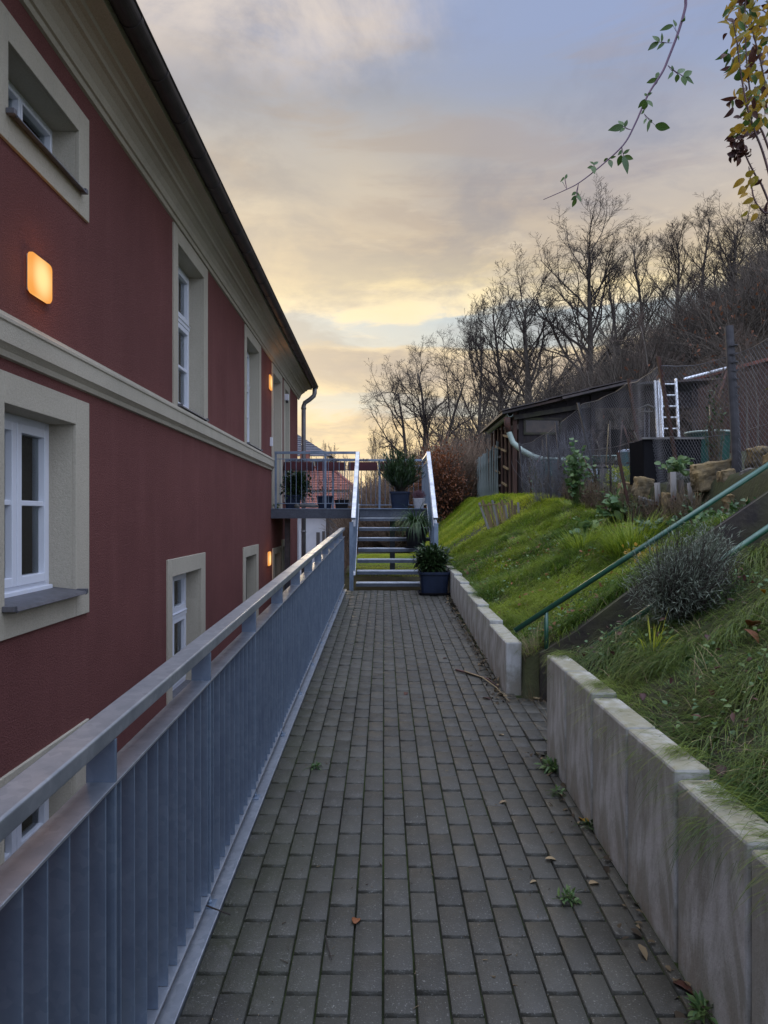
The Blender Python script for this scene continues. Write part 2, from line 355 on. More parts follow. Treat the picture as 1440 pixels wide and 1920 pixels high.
def concrete_mat():
    m = bpy.data.materials.new('cast_concrete'); m.use_nodes = True; t = m.node_tree; L = t.links.new
    p = t.nodes['Principled BSDF']; p.inputs['Roughness'].default_value = .85
    tcn = t.nodes.new('ShaderNodeTexCoord')
    def nz(s, st=(1, 1, 1), d=6, dist=0.):
        mp = t.nodes.new('ShaderNodeMapping'); mp.inputs['Scale'].default_value = st; L(tcn.outputs['Object'], mp.inputs[0])
        n = t.nodes.new('ShaderNodeTexNoise'); n.inputs['Scale'].default_value = s; n.inputs['Detail'].default_value = d
        n.inputs['Roughness'].default_value = .65; n.inputs['Distortion'].default_value = dist
        L(mp.outputs[0], n.inputs['Vector']); return n.outputs['Fac']
    def mr(v, a, b, c=0., d=1.):
        n = t.nodes.new('ShaderNodeMapRange'); L(v, n.inputs[0])
        for i, q in enumerate((a, b, c, d)): n.inputs[i + 1].default_value = q
        return n.outputs[0]
    def mix(f_, a, b):
        n = t.nodes.new('ShaderNodeMix'); n.data_type = 'RGBA'; L(f_, n.inputs[0])
        if isinstance(a, tuple): n.inputs[6].default_value = a + (1,)
        else: L(a, n.inputs[6])
        n.inputs[7].default_value = b + (1,); return n.outputs[2]
    def mul(a, b):
        n = t.nodes.new('ShaderNodeMath'); n.operation = 'MULTIPLY'; L(a, n.inputs[0]); L(b, n.inputs[1]); return n.outputs[0]
    sp_ = t.nodes.new('ShaderNodeSeparateXYZ'); L(tcn.outputs['Object'], sp_.inputs[0])
    z = sp_.outputs[2]
    o = mix(mr(nz(3), .35, .65), (.35, .345, .31), (.265, .262, .23))
    # pale lime runs on the faces
    o = mix(mr(nz(3.2, (1, 1.6, .55), 9, .35), .50, .62, 0, .85), o, (.54, .545, .54))
    o = mix(mr(nz(13, (1, 1.5, .12), 3, .2), .64, .72, 0, .5), o, (.58, .57, .57))
    o = mix(mr(nz(4, (1, 1.3, .6), 7, .5), .52, .72, 0, .6), o, (.19, .18, .15))
    # rusty earth splash low down, moss on top
    gr = mr(z, .16, -.02, 0, .55); o = mix(mul(gr, mr(nz(8), .3, .6)), o, (.20, .125, .07))
    nrm = t.nodes.new('ShaderNodeNewGeometry'); s2 = t.nodes.new('ShaderNodeSeparateXYZ'); L(nrm.outputs['Normal'], s2.inputs[0])
    o = mix(mul(mr(s2.outputs[2], .5, .9), mr(nz(14), .35, .6, .45, .9)), o, (.21, .195, .12))
    o = mix(mr(nz(160, (1, 1, 1), 2), .66, .74, 0, .5), o, (.07, .065, .05))
    L(o, p.inputs['Base Color'])
    b = t.nodes.new('ShaderNodeBump'); b.inputs['Strength'].default_value = .35; b.inputs['Distance'].default_value = .006
    L(nz(60, (1, 1, 1), 4), b.inputs['Height']); L(b.outputs[0], p.inputs['Normal'])
    return m
M['concrete'] = concrete_mat()

# ------------------------------------------------------------------ helpers
def link(o, parent=None):
    COL.objects.link(o)
    if parent is not None: o.parent = parent
    return o
def tag(o, label=None, cat=None, group=None, kind=None):
    if label: o['label'] = label
    if cat: o['category'] = cat
    if group: o['group'] = group
    if kind: o['kind'] = kind
    return o
def empty(name, loc, label=None, cat=None, group=None, rz=0.0):
    o = bpy.data.objects.new(name, None); link(o); o.location = loc; o.rotation_euler = (0, 0, rz)
    o.empty_display_size = .1
    return tag(o, label, cat, group)
def copy_tree(o, parent=None):
    c = o.copy(); COL.objects.link(c); c.parent = parent
    for ch in list(o.children): copy_tree(ch, c)
    return c
def P(px, py, d):
    return Vector(((px - 720) / F * d, d, EYE - (py - 968) / F * d))

class MB:
    def __init__(s): s.v = []; s.f = []
    def add(s, vs, fs):
        n = len(s.v); s.v += [tuple(v) for v in vs]; s.f += [tuple(i + n for i in f_) for f_ in fs]; return s
    def box(s, x0, x1, y0, y1, z0, z1):
        return s.add([(x0, y0, z0), (x1, y0, z0), (x1, y1, z0), (x0, y1, z0), (x0, y0, z1), (x1, y0, z1), (x1, y1, z1), (x0, y1, z1)],
                     [(0, 3, 2, 1), (4, 5, 6, 7), (0, 1, 5, 4), (1, 2, 6, 5), (2, 3, 7, 6), (3, 0, 4, 7)])
    def bar(s, a, b, w, h, up=(0, 0, 1)):
        a = Vector(a); b = Vector(b); d = (b - a).normalized(); u = Vector(up)
        sx = d.cross(u)
        if sx.length < 1e-4: sx = d.cross(Vector((0, 1, 0)))
        sx.normalize(); u = sx.cross(d)
        vs = []
        for p in (a, b):
            for i, j in ((-1, -1), (1, -1), (1, 1), (-1, 1)): vs.append(p + sx * (i * w / 2) + u * (j * h / 2))
        return s.add(vs, [(0, 1, 2, 3), (4, 7, 6, 5), (0, 4, 5, 1), (1, 5, 6, 2), (2, 6, 7, 3), (3, 7, 4, 0)])
    def prism(s, prof, axis, a, b):
        """prof: list of 2D points, extruded along axis ('x': (y,z); 'y': (x,z); 'z': (x,y))"""
        def pt(p, t): return {'x': (t, p[0], p[1]), 'y': (p[0], t, p[1]), 'z': (p[0], p[1], t)}[axis]
        n = len(prof)
        return s.add([pt(p, a) for p in prof] + [pt(p, b) for p in prof],
                     [tuple(range(n)), tuple(range(2 * n - 1, n - 1, -1))] + [(i, (i + 1) % n + 0, (i + 1) % n + n, i + n) for i in range(n)])
    def tube(s, pts, rad, n=8, caps=True):
        pts = [Vector(p) for p in pts]
        if isinstance(rad, (int, float)): rad = [rad] * len(pts)
        vs = []; prev = None
        for i, p in enumerate(pts):
            d = (pts[min(i + 1, len(pts) - 1)] - pts[max(i - 1, 0)]).normalized()
            if prev is None:
                a = d.cross(Vector((0, 0, 1)))
                if a.length < .1: a = d.cross(Vector((1, 0, 0)))
            else: a = prev - d * prev.dot(d)
            a.normalize(); prev = a; b = d.cross(a)
            for k in range(n):
                t = 2 * math.pi * k / n; vs.append(p + (a * math.cos(t) + b * math.sin(t)) * rad[i])
        fs = [(i * n + k, i * n + (k + 1) % n, (i + 1) * n + (k + 1) % n, (i + 1) * n + k) for i in range(len(pts) - 1) for k in range(n)]
        if caps: fs += [tuple(range(n - 1, -1, -1)), tuple((len(pts) - 1) * n + k for k in range(n))]
        return s.add(vs, fs)
    def lathe(s, prof, c=(0, 0, 0), n=20, sq=None):
        """prof: (r,z); sq rounds towards a square"""
        vs = []
        for r, z in prof:
            for k in range(n):
                t = 2 * math.pi * (k + .5) / n; q = r
                if sq:
                    cc, ss = abs(math.cos(t)), abs(math.sin(t)); q = r / ((cc ** sq + ss ** sq) ** (1 / sq))
                vs.append((c[0] + q * math.cos(t), c[1] + q * math.sin(t), c[2] + z))
        m = len(prof)
        fs = [(i * n + k, i * n + (k + 1) % n, (i + 1) * n + (k + 1) % n, (i + 1) * n + k) for i in range(m - 1) for k in range(n)]
        fs += [tuple(range(n - 1, -1, -1)), tuple((m - 1) * n + k for k in range(n))]
        return s.add(vs, fs)
    def build(s, name, material, parent=None, bevel=0, smooth=False, seg=2):
        me = bpy.data.meshes.new(name); me.from_pydata(s.v, [], s.f); me.update()
        me.materials.append(material)
        if smooth:
            me.polygons.foreach_set('use_smooth', [True] * len(me.polygons))
        o = bpy.data.objects.new(name, me); link(o, parent)
        if bevel:
            b = o.modifiers.new('bevel', 'BEVEL'); b.width = bevel; b.segments = seg; b.limit_method = 'ANGLE'; b.angle_limit = R(40)
        return o

def np_mesh(name, V, Q, material, parent=None, rnd=None, smooth=False):
    V = np.asarray(V, dtype=np.float32); Q = np.asarray(Q, dtype=np.int32); k = Q.shape[1]
    me = bpy.data.meshes.new(name)
    me.vertices.add(len(V)); me.vertices.foreach_set('co', V.ravel())
    me.loops.add(Q.size); me.loops.foreach_set('vertex_index', Q.ravel())
    me.polygons.add(len(Q)); me.polygons.foreach_set('loop_start', np.arange(0, Q.size, k, dtype=np.int32))
    me.polygons.foreach_set('loop_total', np.full(len(Q), k, dtype=np.int32))
    if smooth: me.polygons.foreach_set('use_smooth', np.ones(len(Q), dtype=bool))
    me.update(calc_edges=True)
    if rnd is not None:
        a = me.attributes.new('rnd', 'FLOAT', 'POINT'); a.data.foreach_set('value', np.asarray(rnd, dtype=np.float32))
    me.materials.append(material)
    o = bpy.data.objects.new(name, me); return link(o, parent)

def nrm(a): return a / np.maximum(np.linalg.norm(a, axis=-1, keepdims=True), 1e-9)
def leaves(base, dr, up, L, W, curl=0.3, K=4, prof='leaf', fold=.25):
    """vectorised bent leaves: rows of (left, middle, right) along a drooping midrib"""
    N = len(base); base = np.asarray(base, float); dr = nrm(np.asarray(dr, float)); up = np.asarray(up, float)
    side = nrm(np.cross(dr, up) + 1e-6); up = np.cross(side, dr)
    L = np.broadcast_to(L, (N,)).astype(float); W = np.broadcast_to(W, (N,)).astype(float); curl = np.broadcast_to(curl, (N,)).astype(float)
    ts = np.linspace(0, 1, K + 1); V = np.zeros((N, K + 1, 3, 3)); pos = base.copy()
    for i, t in enumerate(ts):
        if i:
            a = curl * (t - .5 / K)
            pos = pos + (dr * np.cos(a)[:, None] - up * np.sin(a)[:, None]) * (L / K)[:, None]
        a = curl * t; u2 = up * np.cos(a)[:, None] + dr * np.sin(a)[:, None]
        if prof == 'leaf': w = math.sin(math.pi * min(1, .06 + t * .94) ** .85) if t < 1 else 0.02
        elif prof == 'round': w = max(.05, math.sqrt(max(0, 1 - (2 * t - 1) ** 2)))
        else: w = (1 - t) ** .6 if t < 1 else .03
        w = max(w, .03); hw = (W * w / 2)[:, None]
        V[:, i, 1] = pos; V[:, i, 0] = pos - side * hw + u2 * hw * fold; V[:, i, 2] = pos + side * hw + u2 * hw * fold
    q = []
    for i in range(K):
        for j in range(2): q.append((i * 3 + j, i * 3 + j + 1, (i + 1) * 3 + j + 1, (i + 1) * 3 + j))
    q = np.array(q); Q = (np.arange(N)[:, None, None] * (3 * (K + 1)) + q[None]).reshape(-1, 4)
    return V.reshape(-1, 3), Q, 3 * (K + 1)
def blades(base, dr, L, W, droop, K=4):
    N = len(base); dr = nrm(dr); side = nrm(np.cross(dr, np.tile([0, 0, 1.], (N, 1))) + 1e-6)
    ts = np.linspace(0, 1, K + 1); V = np.zeros((N, K + 1, 2, 3)); pos = np.array(base, float); d = dr.copy()
    for i, t in enumerate(ts):
        if i: pos = pos + d * (L / K)[:, None]; d = nrm(d - np.array([0, 0, 1.]) * (droop / K)[:, None])
        hw = (W * (1 - t ** 1.5 * .92) / 2)[:, None]
        V[:, i, 0] = pos - side * hw; V[:, i, 1] = pos + side * hw
    q = np.array([(i * 2, i * 2 + 1, i * 2 + 3, i * 2 + 2) for i in range(K)])
    Q = (np.arange(N)[:, None, None] * (2 * (K + 1)) + q[None]).reshape(-1, 4)
    return V.reshape(-1, 3), Q, 2 * (K + 1)
def segs(A, B, RA, RB, n=3):
    """vectorised n-sided prisms between points A and B"""
    A = np.asarray(A, float); B = np.asarray(B, float); d = nrm(B - A)
    ref = np.where(np.abs(d[:, 2:3]) < .9, [[0, 0, 1.]], [[1., 0, 0]])
    a = nrm(np.cross(d, ref)); b = np.cross(d, a); N = len(A); V = np.zeros((N, 2, n, 3))
    for k in range(n):
        t = 2 * math.pi * k / n; u = a * math.cos(t) + b * math.sin(t)
        V[:, 0, k] = A + u * np.asarray(RA)[:, None]; V[:, 1, k] = B + u * np.asarray(RB)[:, None]
    q = np.array([(k, (k + 1) % n, (k + 1) % n + n, k + n) for k in range(n)])
    return V.reshape(-1, 3), (np.arange(N)[:, None, None] * 2 * n + q[None]).reshape(-1, 4), 2 * n
def vnoise(x, y, s, seed=0):
    """cheap smooth 2D value noise"""
    r = np.random.default_rng(seed).random((64, 64)); x = np.asarray(x) / s + 100.3; y = np.asarray(y) / s + 77.7
    xi = np.floor(x).astype(int); yi = np.floor(y).astype(int); fx = x - xi; fy = y - yi
    fx = fx * fx * (3 - 2 * fx); fy = fy * fy * (3 - 2 * fy); g = lambda i, j: r[i % 64, j % 64]
    return (g(xi, yi) * (1 - fx) + g(xi + 1, yi) * fx) * (1 - fy) + (g(xi, yi + 1) * (1 - fx) + g(xi + 1, yi + 1) * fx) * fy

# ------------------------------------------------------------------ terrain
SL = 0.0296                     # the walkway climbs gently
def pathz(y): return SL * y
def interp(y, t): return np.interp(y, [a for a, b in t], [b for a, b in t])
def sstep(a, b, x):
    t = np.clip((x - a) / (b - a), 0, 1); return t * t * (3 - 2 * t)
def gz(x, y):
    """world height of the ground"""
    x = np.asarray(x, float); y = np.asarray(y, float)
    path = SL * np.clip(y, -20, 11.8) - .05
    # near bank
    hn = np.minimum(SL * y + .50 + .54 * np.maximum(x - 1.05, 0), 1.78)
    # far bank
    base = interp(y, [(5.4, .45), (11, .66), (13, .72), (16, .68), (24, .50), (30, -.2), (60, -1.)])
    m = interp(y, [(5.4, .64), (7, .42), (9, .42), (12, .56), (16, .82), (30, .85)])
    cap = interp(y, [(5.4, 1.42), (7, 1.34), (9, 1.38), (11, 1.6), (13, 1.83), (18, 1.95), (24, 1.95), (30, 1.5)])
    x0 = interp(y, [(5.4, 1.05), (11, 1.07), (16, .92), (24, .8)])
    hf = base + m * np.maximum(x - x0, 0); d = hf - cap; k = .12
    hf = np.where(d > -k, cap - np.maximum(0, k - np.maximum(d + k, 0)) ** 2 / (4 * k) * 1.0, hf)
    hf = np.minimum(base + m * np.maximum(x - x0, 0), cap)
    # garden terrace above the stones
    ter = 1.9 + .22 * np.maximum(x - 3.4, 0)
    tw = sstep(3.18, 3.36, x) * (1 - sstep(10.2, 12.0, y)) + sstep(3.2, 4.2, x) * sstep(10.2, 12.0, y)
    hf = hf + (ter - hf) * tw
    # side steps slot
    hs = np.where(x < 1.28, SL * y - .05, SL * 4.9 - .05 + .66 * (x - 1.28) - .02); hs = np.minimum(hs, 1.75)
    inslot = (y > 4.43) & (y < 5.42)
    bank = np.where(y <= 4.43, hn, np.where(inslot, hs, hf))
    right = x > 1.04
    # middle: walkway and the lawn beyond
    mid = np.where(y < 11.7, path, interp(y, [(11.7, .30), (14, .36), (20, .42), (24, .35), (32, .2), (60, -.8), (400, -6.)]))
    mid2 = mid + 0 * x
    farside = np.maximum(mid, base + m * np.maximum(x - x0, 0)) * 0 + bank
    h = np.where(right, np.where(y > 11.9, np.maximum(mid2, bank), bank), mid2)
    tr = (~right) & (y > 11.9) & (x > .6)
    # hillside
    hill = 1.2 + .60 * np.maximum(x - 1.6, 0) * sstep(18, 32, y); hill = np.minimum(hill, 34)
    hw = sstep(17, 30, y) * sstep(1.5, 6, x)
    h = h * (1 - hw) + np.maximum(hill, h) * hw
    bump = (vnoise(x, y, .35, 3) - .5) * .05 + (vnoise(x, y, .9, 4) - .5) * .10
    h = h + np.where(right & ~inslot, bump, 0) + np.where(y > 26, (vnoise(x, y, 6, 9) - .5) * 2.4 * sstep(26, 40, y), 0)
    # the lower court beside the house
    h = np.where(x < -.80, -1.30 + interp(y, [(20, 0), (60, -1.5), (400, -5)]) + 0 * x, h)
    return h
xs = np.unique(np.concatenate([[-900, -500, -300, -150, -80, -40, -20, -10, -5, -2, -.805, -.795], np.linspace(-.70, 1.0, 8), [1.035, 1.045], np.arange(1.10, 3.5, .06),
                               np.arange(3.5, 8, .25), np.arange(8, 40, 1.0), [45, 55, 70, 100, 160, 300, 500, 900]]))
ys = np.unique(np.concatenate([[-600, -200, -60, -20, -8, -3, 0], np.arange(.5, 4.4, .08), [4.425, 4.435], np.arange(4.5, 5.4, .1), [5.415, 5.425],
                               np.arange(5.5, 13, .1), np.arange(13, 26, .3), np.arange(26, 90, 1.2), [95, 110, 140, 200, 300, 500, 900, 1500]]))
GX, GY = np.meshgrid(xs, ys, indexing='ij'); GZ = gz(GX, GY)
V = np.stack([GX, GY, GZ], -1).reshape(-1, 3); nx, ny = len(xs), len(ys)
I = np.arange((nx - 1) * (ny - 1)); i, j = I // (ny - 1), I % (ny - 1)
Q = np.stack([i * ny + j, (i + 1) * ny + j, (i + 1) * ny + j + 1, i * ny + j + 1], -1)
cxm, cym = GX[:-1, :-1].ravel(), GY[:-1, :-1].ravel()
def ground_part(name, mask, m, kind='structure'):
    q = Q[mask]; u, inv = np.unique(q, return_inverse=True)
    o = np_mesh(name, V[u], inv.reshape(q.shape), m, smooth=True); return tag(o, kind=kind)
court = (cxm < -.80); isbank = (~court) & (cym < 26)
ground_part('courtyard', court, M['courtyard'])
ground_part('bank_ground', isbank, M['bankdirt'])
ground_part('hillside', ~(court | isbank), M['hill'])

# ------------------------------------------------------------------ walkway paving
PW, PL = .0985, .190
bed = MB(); bed.add([(-.70, -2, pathz(-2) - .022), (1.30, -2, pathz(-2) - .012), (1.30, 11.62, pathz(11.62) - .012), (-.70, 11.62, pathz(11.62) - .012)], [(0, 1, 2, 3)])
tag(bed.build('walkway_bed', M['jointdirt']), kind='structure')
pv, pq, pr = [], [], []
def paver(x0, x1, y0, y1, tone):
    g = .0034; c = .0026; x0 += g; x1 -= g; y0 += g + .0042; y1 -= g + .0042
    if x1 - x0 < .015 or y1 - y0 < .02: return
    dz = random.gauss(0, .0020) - (.009 if random.random() < .012 else 0); tx = random.gauss(0, .006); ty = random.gauss(0, .003); xm, ym = (x0 + x1) / 2, (y0 + y1) / 2
    n = sum(len(a) for a in pv) if False else paver.n
    def zz(x, y): return pathz(y) + dz + (x - xm) * tx + (y - ym) * ty
    o = []
    for xx, yy in ((x0, y0), (x1, y0), (x1, y1), (x0, y1)): o.append((xx, yy, zz(xx, yy) - .035))
    for xx, yy in ((x0, y0), (x1, y0), (x1, y1), (x0, y1)): o.append((xx, yy, zz(xx, yy) - c * .8))
    for xx, yy in ((x0 + c, y0 + c), (x1 - c, y0 + c), (x1 - c, y1 - c), (x0 + c, y1 - c)): o.append((xx, yy, zz(xx, yy)))
    pv.extend(o); pr.extend([tone] * 12)
    for a in range(4):
        b = (a + 1) % 4; pq.append((n + a, n + b, n + 4 + b, n + 4 + a)); pq.append((n + 4 + a, n + 4 + b, n + 8 + b, n + 8 + a))
    pq.append((n + 8, n + 9, n + 10, n + 11)); paver.n += 12
paver.n = 0
for k in range(-6, 15):
    x0 = -.003 + k * PW; x1 = x0 + PW
    if x1 < -.59: continue
    off = (k % 2) * PL / 2 + .03
    y = .2 + off - PL
    if k >= 10:
        y = 4.10 + off - PL
    end = 11.56 if k < 10 else 5.45
    while y < end:
        a, b = max(y, .2), min(y + PL, end); wx1 = x1 if (k < 9) else x1
        if k == 8 and 4.3 < y < 5.6: wx1 = x1
        if k == 9 and not (4.26 < (a + b) / 2 < 5.56): wx1 = .931 if a < 4.3 else .915
        paver(max(x0, -.590), wx1, a, b, min(1, max(0, random.gauss(.5, .26)))); y += PL
tag(np_mesh('walkway', pv, pq, M['paver'], rnd=pr), kind='structure')
# steel edging strip and the concrete face that carries the walkway above the court
e = MB(); e.add([(-.648, -2, pathz(-2) - .05), (-.592, -2, pathz(-2) - .05), (-.592, 11.7, pathz(11.7) - .05), (-.648, 11.7, pathz(11.7) - .05),
                 (-.648, -2, pathz(-2) + .004), (-.592, -2, pathz(-2) + .004), (-.592, 11.7, pathz(11.7) + .004), (-.648, 11.7, pathz(11.7) + .004)],
                [(0, 3, 2, 1), (4, 5, 6, 7), (0, 1, 5, 4), (1, 2, 6, 5), (2, 3, 7, 6), (3, 0, 4, 7)])
tag(e.build('walkway_edging', M['galvtop'], bevel=.003), kind='structure')
w = MB(); w.prism([(-2, -1.35), (11.9, -1.35), (11.9, pathz(11.9) - .03), (-2, pathz(-2) - .03)], 'x', -.83, -.652)
tag(w.build('walkway_support_wall', M['concrete']), 'rough concrete wall carrying the raised walkway above the lower court', 'retaining wall')

# ------------------------------------------------------------------ walkway railing
rail = empty('walkway_railing', (-.66, 1.2, pathz(1.2)), 'long grey galvanised railing with close upright slats along the paved walkway', 'railing')
def rz_(y): return pathz(y)
def rbar(name, xa, xb, z0, z1, y0, y1, m, bev=.004):
    b = MB(); b.add([(xa, y0, rz_(y0) + z0), (xb, y0, rz_(y0) + z0), (xb, y1, rz_(y1) + z0), (xa, y1, rz_(y1) + z0),
                     (xa, y0, rz_(y0) + z1), (xb, y0, rz_(y0) + z1), (xb, y1, rz_(y1) + z1), (xa, y1, rz_(y1) + z1)],
                    [(0, 3, 2, 1), (4, 5, 6, 7), (0, 1, 5, 4), (1, 2, 6, 5), (2, 3, 7, 6), (3, 0, 4, 7)])
    o = b.build(name, m, None, bevel=bev, seg=3); o.parent = rail; o.matrix_parent_inverse = Matrix.Translation(rail.location).inverted(); return o
def setpar(o, root):
    o.parent = root
    mi = (Matrix.Translation(root.location) @ Matrix.Rotation(root.rotation_euler.z, 4, 'Z')).inverted()
    o.matrix_parent_inverse = mi; return o
XI, XO = -.630, -.702
for a, b in ((-1.5, 5.50), (5.504, 11.95)): rbar('top_rail', XO, XI, .925, .965, a, b, M['galvtop'], .006)
rbar('middle_rail', XO + .002, XI, .815, .823, -1.5, 11.95, M['galvtop'], .002)
rbar('bottom_rail', XO + .002, XI - .001, .040, .048, -1.5, 11.95, M['galvtop'], .002)
pm = MB(); pm.box(-.035, .035, -.006, .006, -.0, .9245); pm.box(-.0345, .052, -.030, .030, .003, .011); pm.tube([(.030, 0, .011), (.030, 0, .022)], .010, 6)
post0 = pm.build('post', M['galv'], None, bevel=.002)
y = -.16; first = True
while y < 11.95:
    o = post0 if first else post0.copy()
    if not first: COL.objects.link(o)
    first = False; o.location = (-.666, y, pathz(y)); setpar(o, rail); y += .952
smb = MB(); smb.box(-.025, .025, -.0025, .0025, .0485, .8145)
sl0 = smb.build('slat', M['galv'], None, bevel=.0012, seg=1)
yy = [1.11 + .0976 * i for i in range(112)]; yy = [v for v in yy if v < 11.9]
wl_ = MB()
wl_.box(-.036, .006, -.004, .004, .0485, .0525)
for n_, v in enumerate(yy[:100]):
    o = sl0 if n_ == 0 else sl0.copy()
    if n_: COL.objects.link(o)
    o.location = (-.662, v, pathz(v)); o.rotation_euler = (0, 0, random.gauss(0, .01)); setpar(o, rail)
rest = MB()
for v in yy[100:]: rest.box(-.687, -.637, v - .0025, v + .0025, pathz(v) + .0485, pathz(v) + .8145)
tag(setpar(rest.build('slat', M['galv'], None), rail), kind='stuff')

# ------------------------------------------------------------------ the red house
G0 = 2.8                                                    # local z of the eye level
house = empty('apartment_house', (-2.0, 0, EYE - G0), 'long dark red rendered house with beige window surrounds left of the walkway', 'house', rz=.0058)
YA, YB, ZT = -6.0, 18.0, 2.93 + G0
ops = [ # y0,y1,h0,h1, outer y0,y1,h0,h1, kind
    (3.95, 4.88, 2.15, 2.54, 3.78, 5.05, 2.00, 2.70, 'small'),
    (3.91, 4.83, -.49, .60, 3.72, 5.05, -.655, .77, 'casement'),
    (3.91, 4.83, -2.45, -1.55, 3.72, 5.05, -2.62, -1.38, 'casement_dark'),
    (7.28, 8.355, 1.09, 2.69, 7.13, 8.535, 1.062, 2.84, 'tall'),
    (7.08, 8.23, -1.85, -.58, 6.93, 8.42, -2.02, -.41, 'tall_low'),
    (11.05, 12.2, 1.09, 2.69, 10.92, 12.38, 1.062, 2.84, 'tall'),
    (10.98, 11.92, -1.85, -.61, 10.80, 12.12, -2.02, -.457, 'shutter'),
    (13.80, 14.90, .13, 2.68, 13.67, 15.08, .13, 2.84, 'balcony_door'),
    (15.52, 16.17, .45, 2.68, 15.38, 16.34, .30, 2.84, 'narrow'),
    (13.95, 14.80, -2.72, -.72, 13.75, 14.92, -2.79, -.60, 'door'),
    (15.16, 15.75, -1.8, -.62, 15.02, 15.92, -1.95, -.48, 'narrow'),
]
ycuts = sorted(set([YA, YB] + [o_[0] for o_ in ops] + [o_[1] for o_ in ops])); zcuts = sorted(set([0, ZT] + [o_[2] + G0 for o_ in ops] + [o_[3] + G0 for o_ in ops]))
wm = MB()
for a in range(len(ycuts) - 1):
    for b in range(len(zcuts) - 1):
        ym, zm = (ycuts[a] + ycuts[a + 1]) / 2, (zcuts[b] + zcuts[b + 1]) / 2
        if any(o_[0] < ym < o_[1] and o_[2] + G0 < zm < o_[3] + G0 for o_ in ops): continue
        wm.add([(0, ycuts[a], zcuts[b]), (0, ycuts[a + 1], zcuts[b]), (0, ycuts[a + 1], zcuts[b + 1]), (0, ycuts[a], zcuts[b + 1])], [(0, 1, 2, 3)])
wm.add([(0, YB, 0), (-9, YB, 0), (-9, YB, ZT), (0, YB, ZT)], [(0, 1, 2, 3)])
wm.add([(0, YA, 0), (-9, YA, 0), (-9, YA, ZT), (0, YA, ZT)], [(3, 2, 1, 0)])
wm.add([(-9, YA, 0), (-9, YB, 0), (-9, YB, ZT), (-9, YA, ZT)], [(0, 1, 2, 3)])
wm.build('wall', M['red'], house)
def frame_bars(mb, x0, x1, y0, y1, z0, z1, w):
    mb.box(x0, x1, y0, y0 + w, z0, z1); mb.box(x0, x1, y1 - w, y1, z0, z1)
    mb.box(x0, x1, y0 + w, y1 - w, z0, z0 + w); mb.box(x0, x1, y0 + w, y1 - w, z1 - w, z1)
FD = -.16
